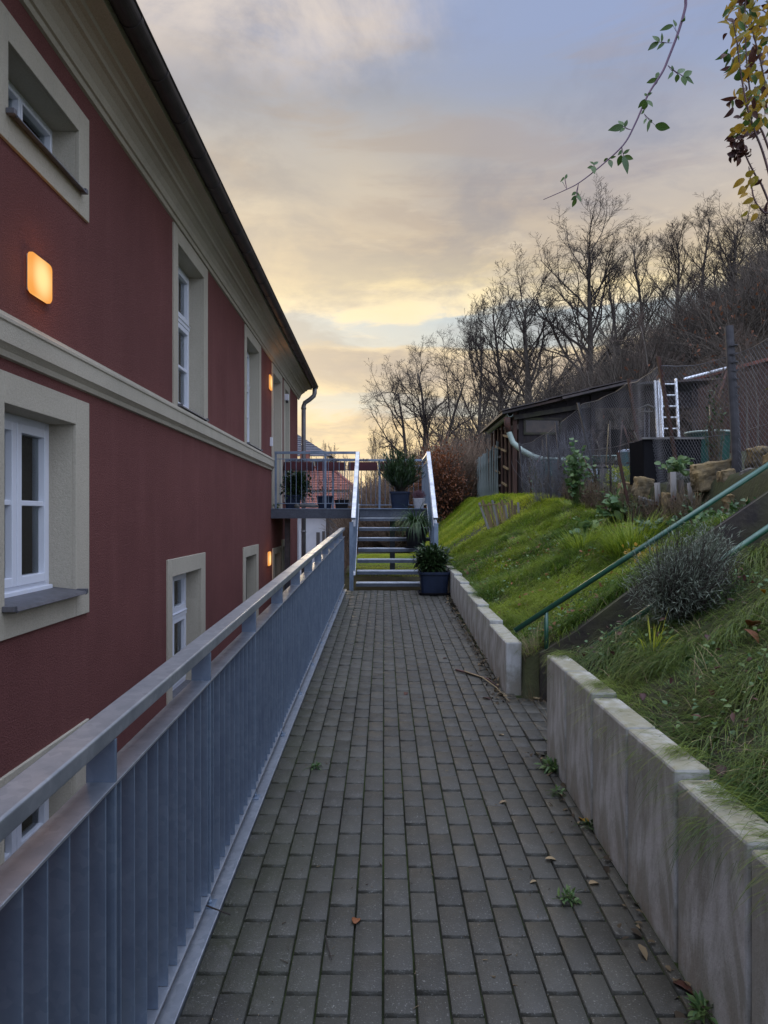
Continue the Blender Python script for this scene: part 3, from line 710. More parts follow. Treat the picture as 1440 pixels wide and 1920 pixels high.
for (y0, y1, h0, h1, oy0, oy1, oh0, oh1, kind) in ops:
    z0, z1, oz0, oz1 = h0 + G0, h1 + G0, oh0 + G0, oh1 + G0; isdoor = kind in ('balcony_door', 'door')
    fm = MB(); pmn = MB(); t = .045
    frame_bars(fm, FD - .07, FD, y0 - .03, y1 + .03, z0 - (.05 if kind == 'small' else .0), z1 + .03, .075)
    a0, a1, b0, b1 = y0 + .045, y1 - .045, z0 + (.026 if kind == 'small' else .075), z1 - .045
    zt = None
    if kind in ('tall', 'tall_low'): zt = z1 - (.59 if kind == 'tall' else .46)
    if isdoor and kind == 'balcony_door': zt = z1 - .55
    cols = 2 if (y1 - y0) > .8 and not kind == 'door' else 1
    sp_ = [(a0, (a0 + a1) / 2 - .004), ((a0 + a1) / 2 + .004, a1)] if cols == 2 else [(a0, a1)]
    rows = [(b0, b1)]
    if zt: rows = [(b0, zt - .03), (zt + .03, b1)]; fm.box(FD - .06, FD + .025, y0 + .045, y1 - .045, zt - .03, zt + .03); fm.box(FD - .01, FD + .035, y0 + .045, y1 - .045, zt + .012, zt + .022)
    for (c0, c1) in sp_:
        for ri, (r0, r1) in enumerate(rows):
            sw_ = .022 if kind == 'small' else .055
            frame_bars(fm, FD - .055, FD + .018, c0, c1, r0, r1, sw_)
            mid_ = None
            if kind in ('casement', 'casement_dark'): mid_ = (r0 + r1) / 2 + .01
            if kind in ('tall',) and ri == 0: mid_ = G0 + 1.61
            if kind == 'balcony_door' and ri == 0: mid_ = (r0 + r1) / 2
            if mid_: fm.box(FD - .045, FD + .010, c0 + .055, c1 - .055, mid_ - .016, mid_ + .016)
            pmn.box(FD - .030, FD - .022, c0 + sw_ - .005, c1 - sw_ + .005, r0 + sw_ - .005, r1 - sw_ + .005)
    if kind == 'casement': fm.box(FD - .02, FD + .035, y0 + .02, y1 - .02, z0 + .02, z0 + .05)
    fo = fm.build('door' if kind in ('balcony_door', 'door') else 'window', M['wood_dark'] if kind in ('door', 'shutter') else M['upvc'], house, bevel=.004)
    if kind == 'door':
        pp = MB(); pp.box(FD - .05, FD - .01, y0 + .09, y1 - .09, z0 + .1, z1 - .1); pp.build('door_panel', M['greyplank'], fo, bevel=.003)
        hh = MB(); hh.box(FD, FD + .05, y0 + .10, y0 + .12, z0 + .95, z0 + .97); hh.box(FD + .03, FD + .05, y0 + .10, y0 + .22, z0 + .95, z0 + .97); hh.build('handle', M['alu'], fo)
    else:
        pmn.build('pane', M['glass'], fo)
    # rendered surround: proud ring and the deep reveal
    sm = MB(); pr_ = .018; rv = FD - .04
    sm.box(-.01, pr_, oy0, y0, oz0, oz1); sm.box(-.01, pr_, y1, oy1, oz0, oz1); sm.box(-.01, pr_, y0, y1, z1, oz1)
    if not isdoor: sm.box(-.01, pr_, y0, y1, oz0, z0)
    sm.box(rv, -.01, y0 - .05, y0, z0 - .05, z1 + .05); sm.box(rv, -.01, y1, y1 + .05, z0 - .05, z1 + .05)
    sm.box(rv, -.01, y0, y1, z1, z1 + .05); sm.box(rv, -.01, y0, y1, z0 - .05, z0)
    sm.build('surround', M['beige'], fo, bevel=.004)
    if not isdoor:
        si = MB(); d0 = .055 if kind != 'casement' else .075
        si.prism([(FD - .005, z0 + .030), (d0, z0 + .004), (d0 + .012, z0 - .016), (d0 + .004, z0 - .018), (d0 - .006, z0 - .004), (FD - .005, z0 + .016)], 'y', y0 - (.0 if kind != 'casement' else .0), y1 + .0)
        si.box(.0185, d0 + .01, y0 - .035, y0, z0 - .014, z0 + .016); si.box(.0185, d0 + .01, y1, y1 + .035, z0 - .014, z0 + .016)
        si.build('sill', M['sill'], fo, bevel=.003)
    # what stands behind the glass
    cu = MB(); n = 60; xx = FD - .085
    if kind in ('tall', 'tall_low', 'narrow', 'balcony_door', 'small'):
        vs = []
        for q_ in range(n + 1):
            yv = y0 - .02 + (y1 - y0 + .04) * q_ / n; xo = xx + .018 * math.sin(q_ * 1.15) + .008 * math.sin(q_ * 2.7)
            vs += [(xo, yv, z0 - .03), (xo, yv, z1 + .03)]
        cu.add(vs, [(2 * q_, 2 * q_ + 2, 2 * q_ + 3, 2 * q_ + 1) for q_ in range(n)])
        cu.build('curtain', M['curtain'] if kind != 'small' else M['room'], fo, smooth=True)
    if kind == 'casement':
        cu.box(FD - .105, FD - .10, (y0 + y1) / 2 + .03, y1 - .13, z0, z1); cu.build('blind', M['blindc'], fo)
        for sgn, yc in ((0, y0 - .02), (1, y1 - .10)):
            c2 = MB(); vs = []
            for q_ in range(17):
                vs += [(xx + .015 * math.sin(q_ * 1.3), yc + .12 * q_ / 16, z0), (xx + .015 * math.sin(q_ * 1.3), yc + .12 * q_ / 16, z1)]
            c2.add(vs, [(2 * q_, 2 * q_ + 2, 2 * q_ + 3, 2 * q_ + 1) for q_ in range(16)]); c2.build('curtain', M['curtain'], fo, smooth=True)
    if kind == 'shutter':
        s2 = MB(); s2.box(FD + .02, FD + .045, y0 + .02, y0 + .05, z0 + .05, z1 - .02); s2.box(-.14, .02, y0 + .01, y0 + .035, z0 + .05, z1 - .05)
        for q_ in range(14): s2.box(-.13, .01, y0 + .035, y0 + .043, z0 + .1 + q_ * .08, z0 + .15 + q_ * .08)
        s2.build('shutter', M['wood_dark'], fo)
# string course
sc = MB()
sc.prism([(0, .84 + G0), (.022, .845 + G0), (.030, .875 + G0), (.050, .895 + G0), (.062, .905 + G0), (.062, 1.008 + G0), (.070, 1.016 + G0), (.070, 1.034 + G0), (.064, 1.040 + G0), (.060, 1.058 + G0), (0, 1.066 + G0)], 'y', YA, 13.665)
sc.build('string_course', M['beige'], house)
# cornice
co = MB()
co.prism([(0, 2.86 + G0), (.020, 2.865 + G0), (.028, 2.90 + G0), (.045, 2.905 + G0), (.050, 2.925 + G0), (.058, 2.955 + G0), (.085, 2.995 + G0), (.125, 3.025 + G0), (.150, 3.032 + G0), (.158, 3.055 + G0), (.185, 3.072 + G0),
          (.215, 3.078 + G0), (.222, 3.105 + G0), (.262, 3.112 + G0), (.330, 3.112 + G0), (.336, 3.165 + G0), (.0, 3.20 + G0)], 'y', YA, YB + .20)
co.build('cornice', M['beige'], house)
# roof
rf = MB(); rf.prism([(.40, 3.19 + G0), (.40, 3.215 + G0), (-4.5, 6.2 + G0), (-9.4, 3.215 + G0), (-9.4, 3.19 + G0), (-9, 2.93 + G0), (0, 3.06 + G0)], 'y', YA - .2, YB + .3); rf.build('roof', M['tile_dark'], house)
# half round gutter with its joints
gu = MB(); gc = (.405, 3.195 + G0)
prof = [(gc[0] + .072 * math.cos(a), gc[1] + .072 * math.sin(a)) for a in np.linspace(math.pi, 2 * math.pi, 15)]
prof += [(gc[0] + .084, gc[1] + .006), (gc[0] + .078, gc[1] + .014), (gc[0] + .064, gc[1] + .004)] + [(gc[0] + .062 * math.cos(a), gc[1] + .062 * math.sin(a)) for a in np.linspace(2 * math.pi, math.pi, 15)][1:]
gu.prism(prof, 'y', YA, YB + .30)
y = .1
while y < YB + .2:
    pj = [(gc[0] + .077 * math.cos(a), gc[1] + .077 * math.sin(a)) for a in np.linspace(math.pi, 2 * math.pi, 15)] + [(gc[0] + .070 * math.cos(a), gc[1] + .070 * math.sin(a)) for a in np.linspace(2 * math.pi, math.pi, 15)]
    gu.prism(pj, 'y', y, y + .035); y += .578
gu.prism([(gc[0] + .072 * math.cos(a), gc[1] + .072 * math.sin(a)) for a in np.linspace(math.pi, 2 * math.pi, 15)], 'y', YB + .295, YB + .30)
gu.build('gutter', M['gutter'], house)
dp = MB(); gx = gc[0]; yd = YB + .12
dp.tube([(gx, yd, 3.16 + G0), (gx, yd, 3.02 + G0), (gx - .02, yd, 2.95 + G0), (gx - .12, yd, 2.86 + G0), (gx - .24, yd, 2.78 + G0), (gx - .27, yd, 2.70 + G0), (gx - .27, yd, 2.4 + G0), (gx - .27, yd, .05)], .055, 12)
for z in (2.62, 1.2, -.4, -2.0): dp.tube([(gx - .27, yd, z + G0), (gx - .27, yd, z + G0 + .05)], .064, 12)
dp.build('downpipe', M['pipe'], house, smooth=True)
pl = MB(); pl.box(-.005, .03, YB - .05, YB + .01, .0, -.10 + G0); pl.build('corner_strip', M['white_render'], house)

def wall_lamp(yc, h, wy, hz, label):
    ca, sa = math.cos(.0058), math.sin(.0058)
    r = empty('wall_lamp', (-2.0 - sa * yc, yc, EYE + h), label, 'wall lamp', 'lit wall lamps on the red house', rz=.0058)
    a = MB(); a.box(.0, .018, -wy / 2 + .012, wy / 2 - .012, -hz / 2 + .012, hz / 2 - .012); a.build('backplate', M['lampframe'], r, bevel=.008, seg=3)
    b = MB()
    def rr(x, w_, h_, rad):
        return [(x, sy * (w_ - rad) + rad * math.cos(t) * 1.0, sz * (h_ - rad) + rad * math.sin(t)) for (sy, sz, t0) in ((1, 1, 0), (-1, 1, 90), (-1, -1, 180), (1, -1, 270)) for t in [R(t0 + q * 15) for q in range(7)]]
    rings = [rr(.014, wy / 2, hz / 2, .035), rr(.030, wy / 2, hz / 2, .035), rr(.038, wy / 2 - .008, hz / 2 - .008, .030)]
    n = len(rings[0]); vs = [v for g in rings for v in g]
    b.add(vs, [(i_ * n + k, i_ * n + (k + 1) % n, (i_ + 1) * n + (k + 1) % n, (i_ + 1) * n + k) for i_ in range(2) for k in range(n)] + [tuple(range(2 * n, 3 * n)), tuple(range(n - 1, -1, -1))])
    b.build('lamp_shade', M['lampglow'], r)
    ld = bpy.data.lights.new('lamp_light', 'POINT'); ld.energy = 2.6; ld.color = (1, .42, .10); ld.shadow_soft_size = .06
    lo_ = bpy.data.objects.new('lamp_light', ld); link(lo_, r); lo_.location = (.08, 0, 0)
    return r
wall_lamp(4.305, 1.385, .27, .235, 'square lit wall lamp nearest the viewer, above the string course on the red wall')
wall_lamp(13.40, 2.42, .26, .26, 'lit wall lamp high on the red wall beside the balcony door')
wall_lamp(13.25, -.76, .26, .25, 'lit wall lamp low on the red wall beside the door under the balcony')
bx = empty('security_light', (-2.0 - .09, 15.45, EYE + 2.42), 'small white security light box beside the last upper window', 'security light')
q = MB(); q.box(0.02, .10, -.05, .05, 0, .13); q.build('housing', M['upvc'], bx, bevel=.008)
q = MB(); q.tube([(.06, 0, 0), (.07, -.01, -.05)], .022, 8); q.build('sensor', M['blackpot'], bx)
bx = empty('doorbell_box', (-2.0 - .078, 13.5, EYE + 1.28), 'small white doorbell box on the red wall left of the balcony door', 'doorbell')
q = MB(); q.box(0, .045, -.035, .035, 0, .16); q.build('housing', M['upvc'], bx, bevel=.006)
q = MB(); q.box(.045, .05, -.012, .012, .05, .075); q.build('button', M['lampframe'], bx)

# ------------------------------------------------------------------ steel stair and balcony platform
st = empty('steel_staircase', (.17, 11.75, pathz(11.56)), 'grey steel open stair rising from the walkway to the balcony platform', 'staircase')
def sbuild(mb, name, m, bevel=.003, smooth=False): return setpar(mb.build(name, m, None, bevel=bevel, smooth=smooth), st)
TZ0, RISE, RUN, TY0 = .441, .1720, .26, 11.75
PZ = TZ0 + 7 * RISE                                         # platform level
XL, XR = -.475, .825
for k in range(7):
    t_ = MB(); y0 = TY0 + RUN * k; z = TZ0 + RISE * k
    t_.box(XL + .03, XR - .03, y0 + .001, y0 + .012, z - .060, z - .0125)
    t_.box(XL + .03, XR - .03, y0 + .255, y0 + .268, z - .05, z - .0125)
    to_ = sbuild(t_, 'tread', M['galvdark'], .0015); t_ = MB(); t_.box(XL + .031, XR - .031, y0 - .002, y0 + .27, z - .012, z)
    for i_ in range(6): t_.box(XL + .035, XR - .035, y0 + .02 + i_ * .038, y0 + .03 + i_ * .038, z + .0, z + .003)
    o = t_.build('tread_plate', M['galvtop'], None, bevel=.002); o.parent = to_
for x in (XL, XR):
    sgr = MB(); sgr.prism([(TY0 - .05, TZ0 - .16), (TY0 - .05, TZ0 + .06), (TY0 + 7 * RUN + .02, PZ + .04), (TY0 + 7 * RUN + .02, PZ - .17)], 'x', x - .03, x - .018 if x < 0 else x - .018)
    sgr.box(x - .035, x + .035, TY0 - .035, TY0 - .020, pathz(11.6) - .03, TZ0 + 1.0 - .05) if x > 0 else sgr.box(x - .075, x - .010, TY0 - .035, TY0 - .020, pathz(11.6) - .03, TZ0 + .97)
    sbuild(sgr, 'stringer', M['galv'], .002)
    ya, yb = TY0 - .07, TY0 + 7 * RUN + .03; za, zb = TZ0 + 1.02, PZ + 1.025
    h = MB(); h.bar((x - .01, ya, za), (x - .01, yb, zb), .072, .042); h.box(x - .046, x + .026, yb, yb + .03, zb - .10, zb + .02)
    sbuild(h, 'handrail', M['galvtop'], .005)
    h = MB(); h.bar((x - .01, ya + .05, za - .155 + .03), (x - .01, yb, zb - .155), .06, .010); h.bar((x - .01, ya + .05, TZ0 + .12), (x - .01, yb, PZ + .08), .06, .010); sbuild(h, 'infill_rail', M['galvtop'], .001)
    y = TY0 + .03; i_ = 0
    while y < yb - .02:
        f_ = (y - ya) / (yb - ya); t_ = MB(); t_.box(x - .035, x + .015, y - .003, y + .003, TZ0 + .13 + (PZ - .04 - TZ0) * f_, za - .16 + (zb - za) * f_); sbuild(t_, 'slat', M['galv'], 0); y += .10
# platform
PY0, PY1 = TY0 + 7 * RUN, 15.42
XW = -2.075
d = MB(); d.box(XW, XR, PY0, PY1, PZ - .014, PZ); sbuild(d, 'deck', M['galv'], .002)
d = MB(); d.box(XW, XL - .03, PY0 - .004, PY0 + .012, PZ - .185, PZ - .020); d.box(XW, XL - .03, PY0 + .012, PY0 + .07, PZ - .185, PZ - .175); d.box(XW, XR, PY1 - .08, PY1 - .07, PZ - .18, PZ - .015)
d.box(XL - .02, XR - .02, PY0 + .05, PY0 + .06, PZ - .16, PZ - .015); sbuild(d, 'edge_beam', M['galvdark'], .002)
d = MB()
for x in np.arange(-1.9, .8, .45): d.box(x, x + .05, PY0 + .08, PY1 - .09, PZ - .10, PZ - .016)
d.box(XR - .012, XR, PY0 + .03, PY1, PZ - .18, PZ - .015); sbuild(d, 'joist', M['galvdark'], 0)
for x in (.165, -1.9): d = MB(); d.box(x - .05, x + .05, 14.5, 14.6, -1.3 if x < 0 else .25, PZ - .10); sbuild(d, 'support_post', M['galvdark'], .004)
def guard(a, b, toph, name, post_at=(), step=.0985, hang=False):
    """front/back guard with balusters, each a sub-part"""
    r = MB(); a = Vector(a); b = Vector(b); up = Vector((0, 0, 1)); dirn = (b - a).normalized(); Ln = (b - a).length
    r.bar(a + up * toph, b + up * toph, .045, .045); r.bar(a + up * (toph - .115), b + up * (toph - .115), .014, .014); r.bar(a + up * .09, b + up * .09, .014, .014)
    if hang: r.bar(a + up * (toph - .19), b + up * (toph - .19), .012, .012)
    for p_ in post_at: c = a + dirn * p_; r.bar(c, c + up * (toph - .02), .04, .012, up=(0, 1, 0))
    ro = sbuild(r, name, M['galv'], .002); s_ = step; n0 = 0
    while s_ < Ln - .02:
        bm = MB(); c = a + dirn * s_; bm.tube([c + up * .09, c + up * (toph - .115)], .0065, 6, caps=False)
        bo = bm.build('baluster', M['galv'], None, smooth=True); bo.parent = ro; s_ += step
guard((XW + .07, PY0 - .01, PZ), (XL - .045, PY0 - .01, PZ), 1.02, 'front_guard', (0.02, .93, 1.5))
guard((XW + .03, PY1 - .03, PZ), (XR - .01, PY1 - .03, PZ), 1.02, 'back_guard', (0.02, .98, 1.95, 2.85), hang=True)
r = MB(); r.box(XR - .046, XR + .026, PY0 + .06, PY1, PZ + .985, PZ + 1.025); r.box(XR - .04, XR + .02, PY0 + .06, PY1, PZ + .87, PZ + .878); r.box(XR - .04, XR + .02, PY0 + .06, PY1, PZ + .08, PZ + .088)
ro = sbuild(r, 'side_guard', M['galvtop'], .004)
for y in np.arange(PY0 + .1, PY1, .098):
    t_ = MB(); t_.box(XR - .035, XR + .015, y - .003, y + .003, PZ + .088, PZ + .87); o = t_.build('slat', M['galv'], None); o.parent = ro

# ------------------------------------------------------------------ concrete block retaining walls
def lwall(name, label, blocks, rootloc):
    root_y = rootloc[1]
    r = empty(name, rootloc, label, 'retaining wall')
    for (ya, yb, xf, ztop) in blocks:
        b = MB(); ym = (ya + yb) / 2; zb = pathz(ym); g = .010 if root_y < 4 else .006
        z0 = -.12; j = random.gauss(0, .0025)
        b.box(xf + j, xf + .12 + j, ya + g - ym, yb - g - ym, z0, ztop - zb)
        o = b.build('block', M['concrete'], None, bevel=.011, seg=2); o.location = (0, ym, zb); setpar(o, r)
    return r
nb = []; ysn = [(3.82, 4.27, .703), (3.34, 3.82, .703), (2.86, 3.34, .683), (2.38, 2.86, .683), (1.905, 2.38, .658), (1.42, 1.905, .650), (.94, 1.42, .630), (.46, .94, .630), (-.02, .46, .60)]
for a, b, z in ysn: nb.append((a, b, .936, z))
lwall('near_retaining_wall', 'wall of tall stained concrete slabs nearest the viewer, with grass hanging over it', nb, (1.0, 2.2, pathz(2.2)))
fb = []; y = 5.56; tops = [.553, .553, .585, .585, .612, .612, .640, .640, .668, .668, .70, .70, .72]
for i_ in range(13): fb.append((y, y + .476, .918 + (y - 5.56) * .0125, tops[i_])); y += .48
lwall('far_retaining_wall', 'low stepped wall of concrete blocks holding the grass bank beyond the side steps', fb, (1.0, 8, pathz(8)))

# ------------------------------------------------------------------ side steps with green handrails
ss = empty('side_steps', (1.3, 4.9, pathz(4.9)), 'dark mossy timber edged steps climbing right between the two concrete walls', 'steps')
def sp2(mb, name, m, bevel=.004, root=ss): return setpar(mb.build(name, m, None, bevel=bevel), root)
for k in range(9):
    x0 = 1.24 + k * .255; z = pathz(4.9) + .165 * (k + 1); b = MB(); b.box(x0, x0 + .06, 4.50, 5.36, z - .16, z); sp2(b, 'riser', M['wood_dark'])
    b = MB(); b.box(x0 + .06, x0 + .255, 4.50, 5.36, z - .05, z - .012); sp2(b, 'tread', M['soil'])
for y0 in (4.435, 5.365):
    hi = .10 if y0 > 5 else -.02
    b = MB(); b.prism([(1.14, .12), (1.14, .40 + hi), (1.40, .56 + hi), (1.80, .86 + hi), (2.4, 1.30 + hi), (3.5, 2.05 + hi), (3.5, 1.55), (1.30, .10)], 'y', y0, y0 + .055); sp2(b, 'stringer', M['wood_dark'], .006)
def grail(name, label, pa, pb, posts):
    r = empty(name, (pa[0], pa[1], pathz(pa[1])), label, 'handrail', 'green handrails of the side steps')
    b = MB(); b.tube([pa, pb], .0195, 14); setpar(b.build('rail', M['greenrail'], None, smooth=False, bevel=.0), r)
    for o in r.children: o.data.polygons.foreach_set('use_smooth', [len(p_.vertices) == 4 for p_ in o.data.polygons])
    for f_ in posts:
        c = Vector(pa).lerp(Vector(pb), f_); b = MB(); g = float(gz(c.x, c.y)) ; b.tube([(c.x, c.y, g - .1), (c.x, c.y, c.z - .01)], .016, 10); setpar(b.build('post', M['greenrail'], None, smooth=True), r)
A1 = P(965, 1183, 5.42); B1 = P(1440, 872, 5.42); B1 = A1 + (B1 - A1) * 1.25
grail('stair_handrail', 'dark green tube handrail on the far side of the side steps', A1, B1, (.10, .85))
A2 = P(1085, 1233, 4.47); B2 = P(1440, 990, 4.47); B2 = A2 + (B2 - A2) * 1.4
grail('stair_handrail', 'green tube handrail on the near side of the steps, half hidden by the grey shrub', A2, B2, (.05, .9))

# ------------------------------------------------------------------ grass
def grass(name, x0, x1, y0, y1, n, Lr, Wr, m, droop=(1.0, 2.2), lean=(-.9, -.25), K=4, label=None, mask=None, clump=.16, up=.75):
    x = rng.uniform(x0, x1, n); y = rng.uniform(y0, y1, n)
    cl = vnoise(x, y, clump, 11) * .6 + vnoise(x, y, clump * 3, 12) * .4
    keep = rng.random(n) < (.25 + 1.2 * cl)
    if mask is not None: keep &= mask(x, y)
    x, y, cl = x[keep], y[keep], cl[keep]; n = len(x)
    z = gz(x, y); base = np.stack([x, y, z - .01], -1)
    ang = (vnoise(x, y, clump * 2.2, 21) - .5) * 5.0 + rng.normal(0, .75, n)
    dx = lean[0] * np.cos(ang) - lean[1] * np.sin(ang); dy = lean[0] * np.sin(ang) + lean[1] * np.cos(ang)
    d = np.stack([dx, dy, up + rng.normal(0, .25, n)], -1)
    L = rng.uniform(*Lr, n) * (.35 + 1.3 * cl); W = rng.uniform(*Wr, n)
    Vv, Qq, k = blades(base, d, L, W, rng.uniform(*droop, n), K)
    r_ = np.clip(-.05 + .85 * vnoise(x, y, clump * 2.5, 33) + rng.normal(0, .22, n), 0, 1)
    o = np_mesh(name, Vv, Qq, m, rnd=np.repeat(r_, k)); return tag(o, label, 'grass', kind='stuff')
grass('long_grass', 1.03, 2.9, .7, 4.42, 62000, (.13, .30), (.0022, .0042), M['grassnear'], label='long drooping green grass hanging over the near concrete wall', K=5, droop=(1.6, 3.0), up=.6)
grass('bank_grass', 1.06, 3.3, 5.45, 9.0, 60000, (.10, .22), (.003, .006), M['grass'], label='shaggy green grass on the bank above the stepped block wall', K=4, lean=(-.8, -.2), mask=lambda x, y: x < 2.95)
grass('bank_grass', 1.06, 3.3, 9.0, 13.0, 45000, (.07, .17), (.004, .008), M['grass'], label='shorter green grass on the bank beside the potted plants', K=3, lean=(-.7, -.2))
grass('sunlit_grass', .85, 3.4, 12.0, 24.0, 60000, (.06, .14), (.007, .014), M['lawn'], label='yellow green grass on the far bank below the picket fence', K=2, lean=(-.6, -.2), clump=.3)
grass('lawn', -.7, 1.0, 14.0, 22.0, 26000, (.04, .09), (.007, .014), M['lawn'], label='yellow green lawn seen under the steel stair', K=2, clump=.4)
grass('dry_grass', 1.05, 2.9, .8, 4.4, 2600, (.10, .26), (.0018, .004), M['dry'], label='straw coloured dead blades mixed into the near bank', K=4, up=.9)
grass('dry_grass', 1.06, 3.2, 5.45, 12.5, 5000, (.08, .2), (.0025, .006), M['dry'], label='straw coloured dead blades mixed into the far bank', K=3, up=.9)
def groundleaves(name, x0, x1, y0, y1, n, L, m, label, lift=.08):
    x = rng.uniform(x0, x1, n); y = rng.uniform(y0, y1, n); kp_ = vnoise(x, y, .22, 71) > .58; x, y = x[kp_], y[kp_]; n = len(x)
    Vv, Qq, k = leaves(np.stack([x, y, gz(x, y) + rng.uniform(.02, lift, n)], -1), rng.normal(0, 1, (n, 3)) * np.array([1, 1, .4]), np.tile([-.2, -.2, 1.], (n, 1)) + rng.normal(0, .35, (n, 3)), rng.uniform(.5, 1.2, n) * L, rng.uniform(.4, .8, n) * L, .6, 3)
    return tag(np_mesh(name, Vv, Qq, m, rnd=np.repeat(rng.random(n), k)), label, 'ground cover', kind='stuff')
groundleaves('clover', 1.1, 2.6, .9, 4.4, 1300, .030, M['mallow'], 'patches of small leaved clover and weeds in the near bank grass', .12)
groundleaves('clover', 1.1, 3.2, 5.5, 10.5, 1800, .040, M['mallow'], 'patches of small leaved weeds in the far bank grass', .10)
groundleaves('dead_leaves', 1.1, 2.8, .9, 4.4, 500, .04, M['leafb'], 'small dead leaves caught in the near bank grass', .12)
groundleaves('dead_leaves', 1.1, 3.2, 5.5, 11, 700, .05, M['leafc'], 'small dead leaves caught in the far bank grass', .10)
def fringe(n):
    y = rng.uniform(.9, 4.30, n); keep = vnoise(y, y * 0, .13, 41) * .6 + vnoise(y, y * 0, .5, 42) * .6 > rng.uniform(.55, 1.0, n); y = y[keep]; n = len(y)
    x = rng.uniform(1.00, 1.12, n); base = np.stack([x, y, np.interp(y, [.46, 1.42, 1.43, 2.38, 2.39, 3.36, 3.37, 4.3], [.630, .630, .655, .658, .683, .683, .703, .703]) + .004], -1)
    sw = (vnoise(y, y * 0, .3, 43) - .5) * 1.6; d = np.stack([np.full(n, -1.) + rng.normal(0, .25, n), sw + rng.normal(0, .35, n) - .2, rng.uniform(.15, .75, n)], -1)
    L = rng.uniform(.06, .22, n); Vv, Qq, k = blades(base, d, L, rng.uniform(.0018, .0036, n), rng.uniform(.9, 2.4, n), 6)
    return tag(np_mesh('overhanging_grass', Vv, Qq, M['grassnear'], rnd=np.repeat(np.clip(rng.normal(.55, .2, n), 0, 1), k)), 'fringe of fine grass falling over the edge of the near wall', 'grass', kind='stuff')
fringe(4200)
# taller tufts at the stone edging and dead stalks on the near bank
def tuft(x, y, n, Lr, m, label, cat='grass tuft', W=(.004, .008), spread=.12, name='grass_tuft', up=1.2, zoff=0):
    a = rng.uniform(0, 2 * math.pi, n); rr_ = rng.uniform(0, 1, n) ** .6 * spread
    bx_ = x + rr_ * np.cos(a); by_ = y + rr_ * np.sin(a); base = np.stack([bx_, by_, gz(bx_, by_) - .02 + zoff], -1)
    d = np.stack([np.cos(a) * rng.uniform(.2, .9, n), np.sin(a) * rng.uniform(.2, .9, n), np.full(n, up)], -1)
    Vv, Qq, k = blades(base, d, rng.uniform(*Lr, n), rng.uniform(*W, n), rng.uniform(.8, 2.2, n), 5)
    o = np_mesh(name, Vv, Qq, m, rnd=np.repeat(rng.random(n), k)); return tag(o, label, cat)
tuft(2.55, 7.6, 900, (.25, .5), M['grass'], 'large bright green grass tuft on the bank below the stone edging', spread=.28)
tuft(2.3, 8.6, 600, (.2, .4), M['grass'], 'smaller green grass tuft on the bank left of the large tuft', spread=.22)
tuft(1.40, 3.85, 40, (.12, .26), M['lawn'], 'upright yellow green tuft in the long grass near the handrail', spread=.05, W=(.004, .009))
tuft(1.15, 4.7, 60, (.15, .35), M['dry'], 'dry brown grass stalks at the foot of the side steps', spread=.10, W=(.002, .004))
tuft(1.12, 5.45, 160, (.12, .3), M['dry'], 'dry drooping grass beside the green rail post', spread=.10, W=(.002, .004))

def foliage_cloud(n, centre, rad, L, W, m, name, parent, up=.4, curl=.5, K=3, shell=.35, prof='leaf', outward=.8, flat=False):
    c = np.array(centre, float); d = nrm(rng.normal(size=(n, 3))); rr_ = rng.uniform(shell, 1, n) ** .7
    lump = .8 + .35 * (np.sin(d[:, 0] * 5 + 1) * np.sin(d[:, 1] * 6) * np.cos(d[:, 2] * 5)) + .12 * rng.normal(size=n)
    base = c + d * np.array(rad) * (rr_ * lump)[:, None]
    dr = d * outward + rng.normal(0, .75 if M['leafgrey'] is m else .45, (n, 3)) + np.array([0, 0, up])
    Vv, Qq, k = leaves(base, dr, np.array([0, 0, 1.]) + rng.normal(0, .3, (n, 3)), rng.uniform(L * .6, L * 1.2, n), rng.uniform(W * .7, W * 1.2, n), rng.uniform(curl * .3, curl * 1.6, n), K, prof)
    return np_mesh(name, Vv, Qq, m, parent, rnd=np.repeat(rng.random(n), k))

# grey shrub between the handrails
sh = empty('grey_shrub', (1.66, 4.15, float(gz(1.66, 4.15))), 'silvery grey twiggy shrub between the two green handrails', 'shrub')
def twiggy(name, parent, n, centre, rad, m, r0=.0022, stems=None, seg_n=3, base=(0, 0, 0), jitter=.35):
    c = np.array(centre, float); d = nrm(rng.normal(size=(n, 3))); d[:, 2] = np.abs(d[:, 2]) * 1.0 - .15
    tip = c + d * np.array(rad) * rng.uniform(.55, 1.12, n)[:, None]; b0 = np.array(base) + rng.normal(0, .03, (n, 3)) * np.array([1, 1, .2])
    pts = [b0 + (tip - b0) * t + (rng.normal(0, 1, (n, 3)) * np.array(rad) * jitter * t * (1 - t) if 0 < t < 1 else 0) for t in np.linspace(0, 1, seg_n + 1)]
    A = np.concatenate(pts[:-1]); B = np.concatenate(pts[1:]); ra = np.concatenate([np.full(n, r0 * (1 - t * .7)) for t in np.linspace(0, 1, seg_n + 1)[:-1]])
    Vv, Qq, k = segs(A, B, ra, ra * .8); return np_mesh(name, Vv, Qq, m, parent, rnd=np.repeat(rng.random(len(A)), k)), tip
twiggy('stems', sh, 520, (0.05, 0, .22), (.36, .30, .36), M['twigdark'])
foliage_cloud(7500, (.0, 0, .17), (.32, .28, .30), .045, .0045, M['leafgrey'], 'leaves', sh, up=.5, curl=.4, K=2, shell=.15)
sh2 = foliage_cloud(2000, (.20, .12, .34), (.22, .20, .24), .045, .0045, M['leafgrey'], 'leaves', sh, up=.5, curl=.4, K=2, shell=.15)

